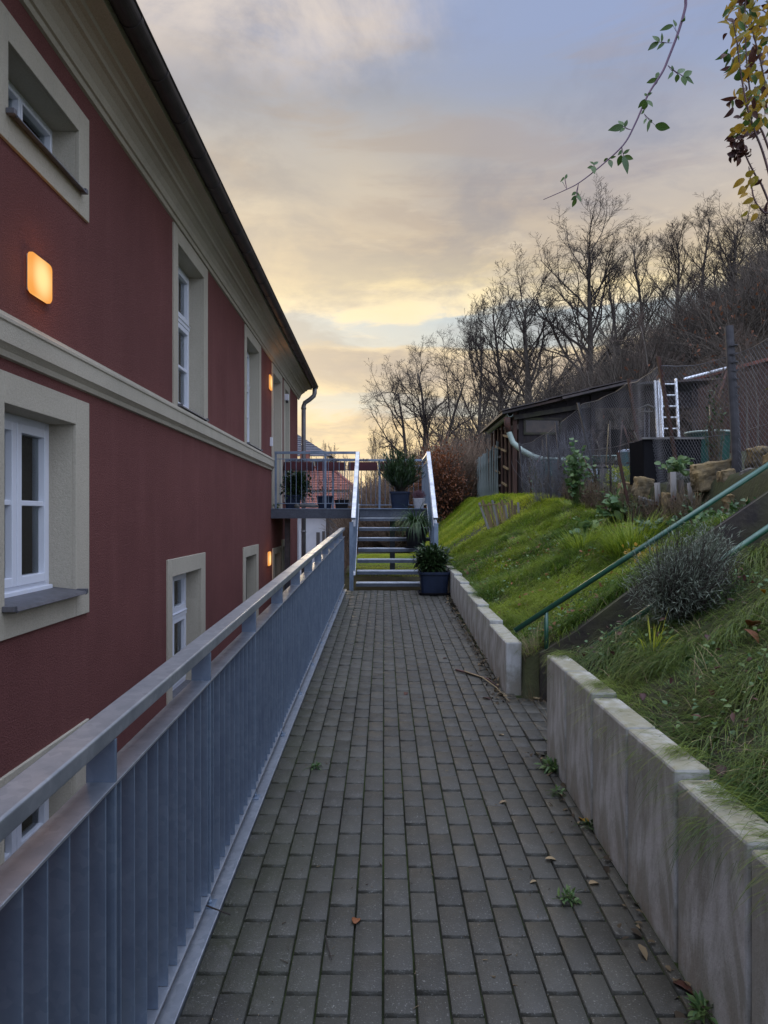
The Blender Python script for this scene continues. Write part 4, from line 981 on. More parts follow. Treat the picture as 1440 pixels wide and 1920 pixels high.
# ------------------------------------------------------------------ potted plants
def square_pot(name, x, y, z, wt_, wb, h, m, parent, sq=7):
    b = MB(); hw, hb = wt_ / 2, wb / 2
    b.lathe([(hb * 1.0, 0), (hb * 1.02, .01), (hw * .95, h * .86), (hw * .96, h * .865), (hw, h * .87), (hw * 1.02, h * .9), (hw * 1.02, h), (hw * .93, h), (hw * .91, h * .9)], n=40, sq=sq)
    return b.build(name, m, parent, smooth=False)
def plant_root(name, x, y, z, label, cat='potted plant'): return empty(name, (x, y, z), label, cat, 'plants in pots')
def soil(parent, r, z, sq=None):
    b = MB(); b.lathe([(r, z - .02), (r, z)], n=24, sq=sq); return b.build('soil', M['soil'], parent)
# laurel in the large square planter
y = 11.18; r = plant_root('potted_laurel', .755, y, pathz(y) + .004, 'bushy dark green plant in a square navy planter at the foot of the steel stair')
square_pot('pot', 0, 0, 0, .46, .38, .335, M['pot'], r); soil(r, .20, .31, 7)
b = MB(); b.lathe([(.20, -.002), (.235, .004), (.245, .03), (.232, .03), (.22, .008)], n=40, sq=7); b.build('saucer', M['blackpot'], r)
twiggy('stems', r, 60, (0, 0, .45), (.2, .2, .28), M['bark'], r0=.005, base=(0, 0, .30))
foliage_cloud(1500, (-.03, 0, .50), (.29, .25, .24), .105, .036, M['leafd'], 'leaves', r, up=.30, curl=.6, K=4, shell=.2)
# strap leaved plant on the fourth tread
r = plant_root('potted_lily', .55, TY0 + RUN * 3 + .17 - .10, TZ0 + RISE * 3 + .004, 'arching strap leaved plant in a black round pot standing on a stair tread')
b = MB(); b.lathe([(.14, 0), (.15, .01), (.185, .30), (.195, .30), (.195, .335), (.18, .335), (.17, .30)], n=28); b.build('pot', M['blackpot'], r, smooth=False); soil(r, .17, .31)
b = MB(); b.lathe([(.16, -.002), (.20, .012), (.205, .03), (.19, .03)], n=28); b.build('saucer', M['blackpot'], r)
n = 420; a = rng.uniform(0, 2 * math.pi, n); base = np.stack([.06 * np.cos(a) * rng.random(n), .06 * np.sin(a) * rng.random(n), np.full(n, .31)], -1)
d_ = np.stack([np.cos(a) * rng.uniform(.15, .9, n), np.sin(a) * rng.uniform(.15, .9, n), np.full(n, 1.)], -1)
Vv, Qq, k = blades(base, d_, rng.uniform(.40, .70, n), rng.uniform(.014, .024, n), rng.uniform(2.0, 3.8, n), 8)
np_mesh('leaves', Vv, Qq, M['leafm'], r, rnd=np.repeat(rng.random(n) ** .7, k))
# oleander on the platform
r = plant_root('potted_oleander', .295, 13.85, PZ + .004, 'tall upright narrow leaved shrub in a square navy pot on the platform')
square_pot('pot', 0, 0, 0, .38, .30, .31, M['pot'], r); soil(r, .165, .29, 7)
so_, tip = twiggy('stems', r, 110, (0, 0, .62), (.40, .34, .50), M['bark'], r0=.005, base=(0, 0, .28), jitter=.2)
n = 3200; idx = rng.integers(0, len(tip), n); t_ = rng.uniform(.35, 1.05, n); bse = np.array([0, 0, .28]) + (tip[idx] - np.array([0, 0, .28])) * t_[:, None] + rng.normal(0, .02, (n, 3))
dd = nrm(tip[idx] - np.array([0, 0, .28])) + rng.normal(0, .42, (n, 3)) + np.array([0, 0, .6])
Vv, Qq, k = leaves(bse, dd, np.array([0, 0, 1.]) + rng.normal(0, .4, (n, 3)), rng.uniform(.08, .14, n), rng.uniform(.014, .022, n), .3, 3)
np_mesh('leaves', Vv, Qq, M['leafd'], r, rnd=np.repeat(rng.random(n), k))
# heather in the white wicker pot
r = plant_root('potted_heather', .65, 13.80, PZ + .004, 'small purple heather in a white wicker pot on the platform by the right guard')
b = MB()
for i_ in range(10):
    z = .018 * i_; rr_ = .075 + .0035 * i_
    b.tube([(rr_ * (1 + .05 * ((j_ + i_) % 2)) * math.cos(2 * math.pi * j_ / 24), rr_ * (1 + .05 * ((j_ + i_) % 2)) * math.sin(2 * math.pi * j_ / 24), z + .012) for j_ in range(25)], .0105, 6, caps=False)
b.lathe([(.066, 0), (.10, .17)], n=20); b.build('pot', M['wicker'], r, smooth=True)
M['heather'] = mat('heather_bloom', (.17, .085, .11), (.30, .17, .20), rough=.8, attr=True)
twiggy('stems', r, 260, (0, 0, .25), (.14, .12, .13), M['heather'], r0=.004, base=(0, 0, .16)); foliage_cloud(700, (0, 0, .25), (.13, .11, .09), .018, .008, M['heather'], 'blooms', r, up=.8, K=2, shell=.2)
# camellia, rose, and the bare pot behind the front guard
r = plant_root('potted_camellia', -1.72, 13.95, PZ + .004, 'dense dark leaved shrub in a navy pot at the house end of the balcony')
square_pot('pot', 0, 0, 0, .31, .24, .25, M['pot'], r); soil(r, .13, .23, 7); twiggy('stems', r, 70, (0.05, 0, .48), (.26, .2, .34), M['bark'], r0=.004, base=(0, 0, .22))
foliage_cloud(1500, (0.08, 0, .42), (.33, .24, .32), .072, .042, M['leafd'], 'leaves', r, up=.1, curl=.4, K=3, shell=.2)
r = plant_root('potted_rose', -1.11, 13.85, PZ + .004, 'sparse leafless looking rose in a navy pot behind the front guard of the balcony')
square_pot('pot', 0, 0, 0, .30, .23, .23, M['pot'], r); soil(r, .13, .21, 7); so_, tip = twiggy('stems', r, 16, (0, 0, .38), (.19, .12, .24), M['cane'], r0=.004, base=(0, 0, .20), jitter=.2)
foliage_cloud(110, (0, 0, .45), (.20, .12, .16), .04, .022, M['leafb'], 'leaves', r, up=.1, curl=.4, K=3, shell=.4)
r = plant_root('bare_planter', -.79, 13.85, PZ + .004, 'low black planter with nothing tall in it next to the stair handrail', 'planter')
square_pot('pot', 0, 0, 0, .27, .22, .16, M['blackpot'], r); soil(r, .115, .14, 7); foliage_cloud(60, (0, 0, .16), (.09, .07, .03), .03, .015, M['leafb'], 'leaves', r, K=2)
b = MB(); pts = [(-1.56, 13.72, PZ + .05), (-1.45, 13.74, PZ + .065), (-1.32, 13.73, PZ + .05), (-1.2, 13.76, PZ + .04)]; b.tube(pts, [.025, .045, .04, .02], 9); tag(b.build('driftwood', M['greyplank'], smooth=True), 'grey piece of driftwood lying on the balcony deck between two pots', 'driftwood')
b = MB(); b.lathe([(.02, 0), (.05, .015), (.055, .05), (.03, .08), (.01, .085)], c=(-1.61, 13.68, PZ), n=9); tag(b.build('stone', M['greystone'], smooth=True), 'small rounded grey stone beside the driftwood on the balcony deck', 'stone')
r = empty('low_plant', (-1.98, 13.68, PZ), 'small light green plant at the wall end of the balcony guard', 'plant'); twiggy('stems', r, 20, (0, 0, .03), (.06, .05, .05), M['leafg'], r0=.002); foliage_cloud(80, (0, 0, .05), (.08, .06, .05), .04, .02, M['leafg'], 'leaves', r, K=2)
for i_, x in enumerate((-1.76, -1.10, -.44, .22)):
    where = ['nearest the house wall', 'second from the house wall', 'behind the left stair handrail', 'behind the tall oleander'][i_]
    r = empty('flower_box', (x + .0, PY1 - .13, PZ + .80), 'dark red flower box hung on the balcony back guard, ' + where, 'flower box', 'dark red flower boxes on the back guard')
    b = MB(); b.prism([(-.07, 0), (.07, 0), (.085, .17), (.075, .17), (.062, .02), (-.062, .02), (-.075, .17), (-.085, .17)], 'x', -.295, .295); b.box(-.30, -.295, -.085, .085, 0, .17); b.box(.295, .30, -.085, .085, 0, .17); b.build('box', M['redbox'], r, bevel=.003)
    b = MB(); b.box(-.29, .29, -.068, .068, .12, .15); b.build('soil', M['soil'], r)
    twiggy('stems', r, 26, (0, 0, .19), (.27, .06, .09), M['twigdark'], r0=.003, base=(0, 0, .13)); foliage_cloud(90, (0, 0, .19), (.27, .07, .06), .035, .018, M['leafb'], 'leaves', r, K=2)

# ------------------------------------------------------------------ trees
def grow_tree(seed, H, spread=.9, nl=9, forks=1, up=.22, levels=3, wig=.16, first=.28, twr=.010, r0=.16, ang0=45, sub=(7, 7, 5), shrink=.56, droop=0.0):
    rg = np.random.default_rng(seed); S_ = [[], [], [], []]; trunk = []
    def rnd_perp(d):
        v = rg.normal(size=3); v -= d * v.dot(d); return v / np.linalg.norm(v)
    def grow(p, d, L, r, lev, rec):
        n = [9, 7, 5, 3, 2][lev]; pts = [p.copy()]; rs = [r]
        for k in range(n):
            d = d + rg.normal(0, wig * (.35 if lev == 0 else .75 + .25 * lev), 3) + np.array([0, 0, up * (.5 if lev else .2)]); d /= np.linalg.norm(d)
            p = p + d * L / n; rr = r * (1 - .72 * (k + 1) / n) if lev else r * (1 - .75 * ((k + 1) / n) ** 1.1)
            pts.append(p.copy()); rs.append(max(rr, twr * .6))
        rec.append((pts, rs, lev))
        if lev >= levels + 1: return
        cnt = nl if lev == 0 else sub[min(lev - 1, len(sub) - 1)]
        for c in range(cnt):
            t = (first + (1 - first) * (c + rg.random() * .8) / cnt) if lev == 0 else (.2 + .8 * (c + rg.random()) / cnt)
            t = min(t, .98); i_ = min(int(t * n), n - 1); fq = t * n - i_; q_ = pts[i_] * (1 - fq) + pts[i_ + 1] * fq
            dd_ = pts[i_ + 1] - pts[i_]; dd_ /= np.linalg.norm(dd_); a = R(ang0 * (.6 + .6 * rg.random())) * (1.0 if lev else (1.15 - .5 * t))
            nd = dd_ * math.cos(a) + rnd_perp(dd_) * math.sin(a)
            if lev == 0: nd[2] = abs(nd[2]) + .05
            Lc = L * shrink * (.7 + .6 * rg.random()) * ((1.15 - .55 * t) if lev == 0 else (1.1 - .5 * t)) * (spread if lev == 0 else 1)
            grow(q_, nd / np.linalg.norm(nd), Lc, max(rs[i_] * (.62 if lev else .55), twr), lev + 1, rec)
    recs = []
    if forks == 1: grow(np.zeros(3), np.array([0, 0, 1.]), H, r0, 0, recs)
    else:
        for q_ in range(forks):
            a = 2 * math.pi * q_ / forks + rg.random(); v = np.array([math.cos(a) * .20, math.sin(a) * .20, 1.]); grow(np.array([math.cos(a) * r0 * .5, math.sin(a) * r0 * .5, 0]), v / np.linalg.norm(v), H * (.85 + .2 * rg.random()), r0 * .72, 0, recs)
    tb = MB(); A, B, RA, RB = [], [], [], []
    for pts, rs, lev in recs:
        if lev == 0: tb.tube(pts, rs, 8)
        else:
            for i_ in range(len(pts) - 1): A.append(pts[i_]); B.append(pts[i_ + 1]); RA.append(rs[i_]); RB.append(rs[i_ + 1])
    return tb, np.array(A), np.array(B), np.array(RA), np.array(RB)
def tree_proto(name, seed, bark='bark', twig='twigdark', leaf=None, nleaf=0, leafL=.12, **kw):
    r = empty(name, (0, 0, -200)); tb, A, B, RA, RB = grow_tree(seed, **kw)
    zt = B[:, 2].max(); cxy = B[B[:, 2] > zt * .35][:, :2].mean(0); sh_k = cxy / (B[B[:, 2] > zt * .35][:, 2].mean())
    for arr in (A, B): arr[:, 0] -= arr[:, 2] * sh_k[0]; arr[:, 1] -= arr[:, 2] * sh_k[1]
    tb.v = [(v[0] - v[2] * sh_k[0], v[1] - v[2] * sh_k[1], v[2]) for v in tb.v]
    r['_h'] = float(np.percentile(B[:, 2], 99.7)); r['_w'] = float(np.percentile(np.abs(B[:, 0]), 96))
    tb.build('trunk', M[bark], r, smooth=True); Vv, Qq, k = segs(A, B, RA, RB, 3)
    np_mesh('branches', Vv, Qq, M[twig], r)
    if nleaf:
        rg = np.random.default_rng(seed + 5); fine = np.where(RB < .02)[0]; idx = rg.choice(fine, nleaf); bs = B[idx] + rg.normal(0, .04, (nleaf, 3))
        Vv, Qq, k = leaves(bs, rg.normal(0, 1, (nleaf, 3)), rg.normal(0, 1, (nleaf, 3)), rg.uniform(.6, 1.2, nleaf) * leafL, rg.uniform(.5, .9, nleaf) * leafL, .4, 2); np_mesh('leaves', Vv, Qq, M[leaf], r, rnd=np.repeat(rg.random(nleaf), k))
    return r
T = {}
T['fork'] = tree_proto('bare_tree', 5, H=8.6, forks=3, nl=9, spread=1.0, r0=.24, ang0=52, wig=.20, up=.14, twr=.006, sub=(8, 8, 5), first=.34, shrink=.50)
T['tall'] = tree_proto('bare_tree', 11, H=12, nl=20, spread=.78, r0=.19, ang0=42, wig=.12, up=.22, twr=.009, sub=(8, 7, 5), first=.20, leaf='leafb', nleaf=500, leafL=.07, shrink=.50)
T['broad'] = tree_proto('bare_tree', 29, H=12, nl=22, spread=1.0, r0=.24, ang0=48, wig=.12, up=.20, twr=.009, sub=(8, 7, 5), first=.16, leaf='leafb', nleaf=900, leafL=.07, shrink=.48)
T['slim'] = tree_proto('bare_tree', 31, H=10, nl=18, spread=.6, r0=.11, ang0=32, wig=.08, up=.28, twr=.007, sub=(7, 6, 4), first=.15, shrink=.50)
T['pale'] = tree_proto('bare_tree', 41, bark='barkpale', twig='twig', H=8, nl=12, spread=.7, r0=.08, ang0=38, wig=.13, up=.22, twr=.007, sub=(6, 6, 3), first=.2, shrink=.52)
protos = list(T.values())
def put_tree(kind, px, ytop, d, label, wpx=100, group='bare trees beyond the walkway', rz=None, base=None):
    x = (px - 720) / F * d; g = float(gz(x, d)) - .15 if base is None else base; top = EYE - (ytop - 968) / F * d
    s = (top - g) / T[kind]['_h']; sw = max(.45 * s, min(1.7 * s, wpx / 2 / F * d / T[kind]['_w']))
    c = copy_tree(T[kind]); c.location = (x, d, g); c.scale = (sw, sw, s); c.rotation_euler = (0, 0, rz if rz is not None else random.uniform(-.5, .5) + random.choice([0, math.pi])); tag(c, label, 'tree', group)
    for k_ in ('_h', '_w'): del c[k_]
    return c
put_tree('fork', 793, 628, 34, 'large forked bare tree standing right behind the stair platform', 160, rz=.4)
put_tree('tall', 893, 562, 40, 'slender bare tree just left of the shed gutter, second big tree from the left', 112)
put_tree('slim', 940, 520, 46, 'bare tree showing above the left end of the shed', 130)
put_tree('broad', 985, 478, 42, 'wide bare tree rising above the left part of the shed roof', 200)
put_tree('broad', 1100, 362, 44, 'tallest bare tree, its crown spreading above the middle of the shed roof', 200)
put_tree('slim', 1203, 410, 50, 'slim bare tree right of the tallest tree', 115)
put_tree('tall', 1262, 412, 48, 'bare tree on the ridge above the aluminium ladder', 120)
put_tree('slim', 1318, 370, 50, 'slender pale crowned tree on the ridge left of the grey fence post', 120)
put_tree('broad', 1378, 362, 44, 'dark bare tree on the ridge above the grey fence post', 150)
put_tree('tall', 1432, 385, 46, 'bare tree on the ridge at the right end of the row', 140)
put_tree('slim', 1155, 455, 56, 'thin bare tree between the tallest tree and its right neighbour', 90)
put_tree('slim', 735, 790, 30, 'thin sapling behind the oleander pot', 40); put_tree('slim', 700, 800, 28, 'thin white barked sapling behind the back guard', 30)
put_tree('slim', 762, 800, 33, 'thin sapling right of the oleander pot', 40); put_tree('pale', 715, 812, 36, 'low twiggy sapling behind the flower boxes', 60)
rr2 = random.Random(5)
for k in range(30):
    px = rr2.uniform(965, 1560); d = rr2.uniform(26, 62); fl = 968 - .66 * max(px - 720, 0) * 1.0
    hgt = rr2.uniform(60, 120) * 40 / d; put_tree(rr2.choice(['pale', 'slim', 'pale', 'pale']), px, max(400, min(800, fl + rr2.uniform(-10, 40) - hgt * .6)), d, 'leafless tree in the thicket on the wooded hillside', rr2.uniform(60, 120) * 40 / d, 'leafless trees in the hillside thicket')
for k, (px, yt, d) in enumerate([(572, 826, 190), (588, 822, 200), (602, 826, 190), (618, 830, 200), (630, 840, 195), (555, 820, 200), (610, 838, 185), (642, 850, 200)]):
    put_tree('pale', px, yt, d, 'far bare tree in the distant wood beyond the slate roofed house', 40, 'distant wood')
# shrubby undergrowth: copies of twig bushes
def bush_proto(name, n, rad, twigm, leafm=None, nleaf=0, L=.07):
    r = empty(name, (0, 0, -200)); twiggy('stems', r, n, (0, 0, rad[2] * .75), rad, M[twigm], r0=.011, seg_n=4, jitter=.45)
    if nleaf: foliage_cloud(nleaf, (0, 0, rad[2] * .8), rad, L, L * .55, M[leafm], 'leaves', r, up=.1, K=2, shell=.3)
    return r
Bp = {'brown': bush_proto('bare_bush', 700, (1.3, 1.3, 1.5), 'bushtwig', 'leafc', 260), 'copper': bush_proto('copper_bush', 200, (.9, .9, 1.3), 'twigdark', 'leafc', 4200, .085),
      'green': bush_proto('green_bush', 120, (.8, .8, .9), 'bark', 'mallow', 2200, .08)}
def put_bush(kind, px, py, d, s, label, group=None, cat='bush', sz=1.0, z=None):
    p = P(px, py, d); c = copy_tree(Bp[kind]); c.location = (p.x, d, float(gz(p.x, d)) - .1 if z is None else z); c.scale = (s, s, s * sz); c.rotation_euler = (0, 0, random.uniform(0, 6.28)); return tag(c, label, cat, group)
put_bush('copper', 822, 950, 22, 1.15, 'rust coloured leafy hedge plant beside the right stair guard', 'rust coloured hedge')
put_bush('copper', 836, 955, 23.5, .95, 'rust coloured bush behind the end of the hedge, beside the far grass bank', 'rust coloured hedge')
put_bush('copper', 775, 960, 24, 1.0, 'rust coloured bush behind the oleander pot', 'rust coloured hedge')
put_bush('copper', 858, 950, 27, .9, 'rust coloured bush left of the far grey shed', 'rust coloured hedge')
put_bush('green', 908, 880, 27, 1.25, 'yellow green rounded bush behind the picket fence')
for k in range(58):
    px = rr2.uniform(664, 900); d = rr2.uniform(23, 32); put_bush('brown', px, 950, d, rr2.uniform(.85, 1.25), 'brown twiggy bush in the tangled thicket beyond the stair', 'brown bushes beyond the stair')
# hillside scrub, one mass nobody could count
n = 1500; hx = rng.uniform(3.5, 46, n); hy = rng.uniform(24, 75, n); ok = (hx / hy < .62) & (hx / hy > .06); hx, hy = hx[ok], hy[ok]; n = len(hx); hz_ = gz(hx, hy)
per = 75; N = n * per; cb_ = np.repeat(np.stack([hx, hy, hz_], -1), per, 0); dd = nrm(rng.normal(size=(N, 3))); dd[:, 2] = np.abs(dd[:, 2]) + .25
ln = rng.uniform(.8, 2.4, N) * np.repeat(rng.uniform(.6, 1.7, n), per); A = cb_ + rng.normal(0, .5, (N, 3)) * np.array([1, 1, .25]); Bm = A + dd * (ln * .5)[:, None]; C_ = Bm + (dd + rng.normal(0, .35, (N, 3))) * (ln * .5)[:, None]
Vv, Qq, k = segs(np.concatenate([A, Bm]), np.concatenate([Bm, C_]), np.concatenate([np.full(N, .016), np.full(N, .011)]), np.concatenate([np.full(N, .011), np.full(N, .004)]))
tint = np.repeat(np.clip(np.repeat(rng.random(n), per) * .75 + rng.normal(0, .15, N), 0, 1), 1); tint = np.repeat(np.concatenate([tint, tint]), k)
tag(np_mesh('hillside_scrub', Vv, Qq, M['scrub'], rnd=tint), 'tangle of brown leafless scrub covering the wooded hillside', 'scrub', kind='stuff')
n = 16000; hx = rng.uniform(6, 46, n); hy = rng.uniform(26, 75, n); ok = (hx / hy < .62) & (hx / hy > .12) & (vnoise(hx, hy, 3, 5) > .68); hx, hy = hx[ok], hy[ok]; n = len(hx)
Vv, Qq, k = leaves(np.stack([hx, hy, gz(hx, hy) + rng.uniform(.3, 2.2, n)], -1), rng.normal(0, 1, (n, 3)), rng.normal(0, 1, (n, 3)), rng.uniform(.12, .25, n), rng.uniform(.08, .16, n), .4, 2)
tag(np_mesh('autumn_leaves', Vv, Qq, M['leafc'], rnd=np.repeat(rng.random(n), k)), 'patches of withered orange brown leaves still hanging in the hillside scrub', 'foliage', kind='stuff')

# ------------------------------------------------------------------ garden shed
def g0(x, y): return float(gz(x, y))
sd_ = empty('garden_shed', (4.4, 17.2, 1.9), 'dark stained low garden shed with a sloping felt roof behind the chain link fence', 'shed')
def sh_(mb, name, m, bevel=0, smooth=False, root=sd_): return setpar(mb.build(name, m, None, bevel=bevel, smooth=smooth), root)
YF = 16.6; H0 = 1.75
b = MB()
def boards(mb, x0, x1, y, z0, z1fn, w=.14, d=.025, z0fn=None):
    x = x0
    while x < x1 - .01:
        xe = min(x + w - .006, x1); mb.prism([(x, z0 if z0fn is None else z0fn(x)), (xe, z0 if z0fn is None else z0fn(xe)), (xe, z1fn(xe)), (x, z1fn(x))], 'y', y, y + d); x += w
roofz = lambda x: 3.82 + (x - 2.7) * .235 if x < 5.3 else 4.43 + (x - 5.3) * .06
# window wall with an opening
b = MB(); boards(b, 3.02, 3.16, YF, H0, lambda x: roofz(x) - .05); boards(b, 3.16, 3.96, YF, H0, lambda x: 3.36); boards(b, 3.16, 3.96, YF, 3.68, lambda x: roofz(x) - .05); boards(b, 3.96, 4.65, YF, H0, lambda x: roofz(x) - .05)
sh_(b, 'front_wall', M['shedwood'])
b = MB(); frame_bars(b, 0, 1, 0, 1, 0, 1, .1); b = MB(); b.box(3.13, 3.99, YF - .03, YF - .002, 3.33, 3.38); b.box(3.13, 3.99, YF - .03, YF - .002, 3.66, 3.71); b.box(3.13, 3.18, YF - .03, YF - .002, 3.381, 3.659); b.box(3.94, 3.99, YF - .03, YF - .002, 3.381, 3.659)
wo_ = sh_(b, 'window', M['wood_dark']); b = MB(); b.box(3.17, 3.95, YF + .002, YF + .01, 3.37, 3.67); p_ = b.build('pane', mat('shed_pane_brown_reflection', (.07, .045, .03), (.035, .025, .02), scale=7, rough=.25)); p_.parent = wo_  # brown reflections are put into the pane colour
b = MB(); b.box(2.95, 7.0, 19.6, 19.65, H0, 3.8); b.box(7.0, 7.05, YF, 19.6, H0, 4.3); b.box(4.65, 4.70, YF + .05, 19.5, H0, 4.1); sh_(b, 'back_wall', M['shedwood'])
b = MB(); b.box(4.70, 7.0, YF - .02, YF + .02, 3.95, 4.30); b.box(4.7, 7.0, YF - .03, YF - .021, 3.93, 3.96); sh_(b, 'fascia_panel', M['shedwood'])
for x in (2.93, 4.68, 5.9, 6.95): b = MB(); b.box(x - .05, x + .05, YF - .06, YF + .04 - .05, H0 - .1, roofz(x) - .04); sh_(b, 'corner_post', M['redwood'] if x < 3 else M['shedwood'], .004)
b = MB(); b.add([(2.60, YF - .35, roofz(2.6)), (5.3, YF - .35, roofz(5.3)), (7.4, YF - .35, roofz(7.4)), (7.4, 20, roofz(7.4) + .0), (5.3, 20, roofz(5.3)), (2.60, 20, roofz(2.6))] +
                 [(2.60, YF - .35, roofz(2.6) - .05), (5.3, YF - .35, roofz(5.3) - .05), (7.4, YF - .35, roofz(7.4) - .05), (7.4, 20, roofz(7.4) - .05), (5.3, 20, roofz(5.3) - .05), (2.60, 20, roofz(2.6) - .05)],
                [(0, 1, 4, 5), (1, 2, 3, 4), (6, 11, 10, 7), (7, 10, 9, 8), (0, 6, 7, 1), (1, 7, 8, 2), (2, 8, 9, 3), (3, 9, 10, 4), (4, 10, 11, 5), (5, 11, 6, 0)]); sh_(b, 'roof', M['felt'])
b = MB()
for (xa, xb, dz) in ((2.58, 3.6, .03), (3.5, 4.5, .045), (4.3, 5.4, .065)): b.bar((xa, YF - .15, roofz(xa) + dz), (xb, YF - .15, roofz(xb) + dz), .5, .018)
b.bar((3.9, YF - .42, roofz(3.9) - .02), (5.6, YF - .42, roofz(5.5) + .04), .10, .05); sh_(b, 'loose_roof_sheet', M['tile_dark'])
b = MB(); b.bar((2.9, YF - .1, 3.70), (4.6, YF - .1, 3.98), .04, .10); sh_(b, 'rafter', M['wood_dark'])
# lattice side under the gutter
for k, y in enumerate(np.linspace(16.75, 19.55, 6)):
    b = MB(); b.box(2.83, 2.88, y - .035, y + .035, H0 - .15, 3.70); sh_(b, 'side_post', M['redwood'], .004)
for k, (y, z) in enumerate([(17.0, 3.35), (17.3, 3.05), (17.0, 2.62), (17.2, 2.25), (18.2, 3.2), (18.2, 2.6)]):
    b = MB(); b.bar((2.80, y - .35, z - .06), (2.80, y + .35, z + .05), .03, .045); sh_(b, 'side_batten', M['plank'])
b = MB(); pr2 = [(2.79 + .065 * math.cos(a), 3.76 + .065 * math.sin(a)) for a in np.linspace(math.pi, 2 * math.pi, 11)] + [(2.79 + .055 * math.cos(a), 3.76 + .055 * math.sin(a)) for a in np.linspace(2 * math.pi, math.pi, 11)]
b.prism(pr2, 'y', 16.35, 19.7); sh_(b, 'gutter', M['palepipe'], smooth=False)
pp = [P(951, 783, 16.3), P(951, 795, 16.3), P(954, 810, 16.3), P(962, 830, 16.25), P(978, 844, 16.2), P(1000, 856, 16.15), P(1020, 862, 16.1), P(1046, 863, 16.1), P(1092, 860, 16.1), P(1156, 858, 16.1)]
b = MB(); b.tube(pp[:3], .070, 12); sh_(b, 'pipe_collar', M['rust'], smooth=True); b = MB(); b.tube(pp, .062, 12); sh_(b, 'downpipe', M['palepipe'], smooth=True)

# second hut, right
h2 = empty('red_brown_hut', (8.6, 18.6, 3.0), 'red brown boarded hut with a pale roof edge at the right of the garden', 'hut')
b = MB(); g_ = g0(8, 18) - .5; boards(b, 7.36, 12.0, 18.0, g_, lambda x: 4.72 + (x - 7.36) * .26, w=.11); b.box(7.36, 7.40, 18.03, 20.5, g_, 4.7); b.box(7.4, 12, 20.5, 20.55, g_, 4.7); sh_(b, 'wall', M['redwood'], root=h2)
b = MB(); b.bar((7.2, 17.9, 4.74), (12.2, 17.9, 6.04), .06, .05, up=(0, 0, 1)); b.bar((7.2, 19.3, 4.78), (12.2, 19.3, 6.08), 2.7, .04); sh_(b, 'roof', M['redtile'], root=h2)
b = MB(); b.tube([(7.22, 17.80, 4.80), (8.35, 17.80, 5.095)], .035, 8); sh_(b, 'roof_edge_gutter', M['alu'], root=h2)
b = MB(); b.tube([P(1284, 716, 17.75), P(1296, 724, 17.75), P(1296, 740, 17.75), P(1296, 790, 17.75), P(1293, 812, 17.75), P(1290, 826, 17.7)], .040, 10); sh_(b, 'downpipe', M['alu'], root=h2, smooth=True)
b = MB(); boards(b, 8.5, 12.0, 17.93, g_, lambda x: 3.95, w=.10); sh_(b, 'lower_boarding', M['redwood'], root=h2)
# ladder
def ladder(x0b, x0t, x1b, x1t, yb, yt, d, label, rung_from=.2):
    r = empty('ladder', tuple(P((x0b + x1b) / 2, yb, d)), label, 'ladder', 'aluminium ladders against the shed')
    a0, a1 = P(x0b, yb, d), P(x0t, yt, d + .35); c0, c1 = P(x1b, yb, d), P(x1t, yt, d + .35)
    for a, c in ((a0, a1), (c0, c1)): b = MB(); b.bar(a, c, .045, .06, up=(0, 1, 0)); setpar(b.build('side_rail', M['alu'], None, bevel=.004), r)
    n = 8
    for k in range(n):
        f_ = (k + .5) / n; b = MB(); b.tube([a0.lerp(a1, f_), c0.lerp(c1, f_)], .017, 8); setpar(b.build('rung', M['alu'], None), r)
ladder(1244, 1239, 1276, 1267, 878, 710, 15.6, 'aluminium ladder leaning on the dark shed with its rungs showing')
ladder(1236, 1228, 1241, 1234, 878, 714, 15.9, 'narrow aluminium ladder standing edge on beside the leaning ladder')
# tubs and barrels
def tub(name, label, x, y, z, r0_, r1_, h, m, cat, sq=None, lid=None, rimc=None):
    r = empty(name, (x, y, z), label, cat); b = MB(); b.lathe([(r0_, 0), (r0_ * 1.02, .01), (r1_, h * .93), (r1_ * 1.05, h * .935), (r1_ * 1.05, h), (r1_ * .95, h), (r1_ * .92, h * .8)], n=32, sq=sq); b.build('body', m, r, smooth=False)
    if lid: b = MB(); b.lathe([(r1_ * 1.06, h + .002), (r1_ * 1.10, h + .012), (r1_ * 1.08, h + .04), (r1_ * .5, h + .06), (.02, h + .065)], n=32, sq=sq); b.build('lid', lid, r)
    else: b = MB(); b.lathe([(r1_ * .93, h * .86), (r1_ * .93, h * .865)], n=32, sq=sq); b.build('contents', M['soil'], r)
    if rimc: b = MB(); b.tube([(r1_ * 1.06 * math.cos(2 * math.pi * q_ / 32), r1_ * 1.06 * math.sin(2 * math.pi * q_ / 32), h) for q_ in range(33)], .018, 6, caps=False); b.build('rim', rimc, r, smooth=True)
    return r
gt = P(1328, 870, 10.8); tub('green_tub', 'dark green round tub with a pale rim on the terrace right of the ladder', gt.x, 10.8, gt.z - .15, .26, .30, .60, M['greenplastic'], 'tub', rimc=M['palepipe'])
b = MB(); c = P(1246, 890, 9.6); r = empty('black_trough', (c.x, 9.6, c.z - .12), 'large black rectangular trough behind the chain link fence', 'trough')
b = MB(); b.prism([(-.33, 0), (.33, 0), (.37, .55), (.34, .55), (.31, .05), (-.31, .05), (-.34, .55), (-.37, .55)], 'y', -.25, .25); b.box(-.36, .36, -.27, -.25, .0, .56); b.box(-.36, .36, .25, .27, .0, .56); b.build('body', M['trough'], r, bevel=.006)
b = MB(); b.box(-.31, .31, -.25, .25, .3, .48); b.build('soil', M['soil'], r); b = MB(); b.box(-.39, .39, -.30, -.272, .55, .575); b.build('rim', M['greyplank'], r)
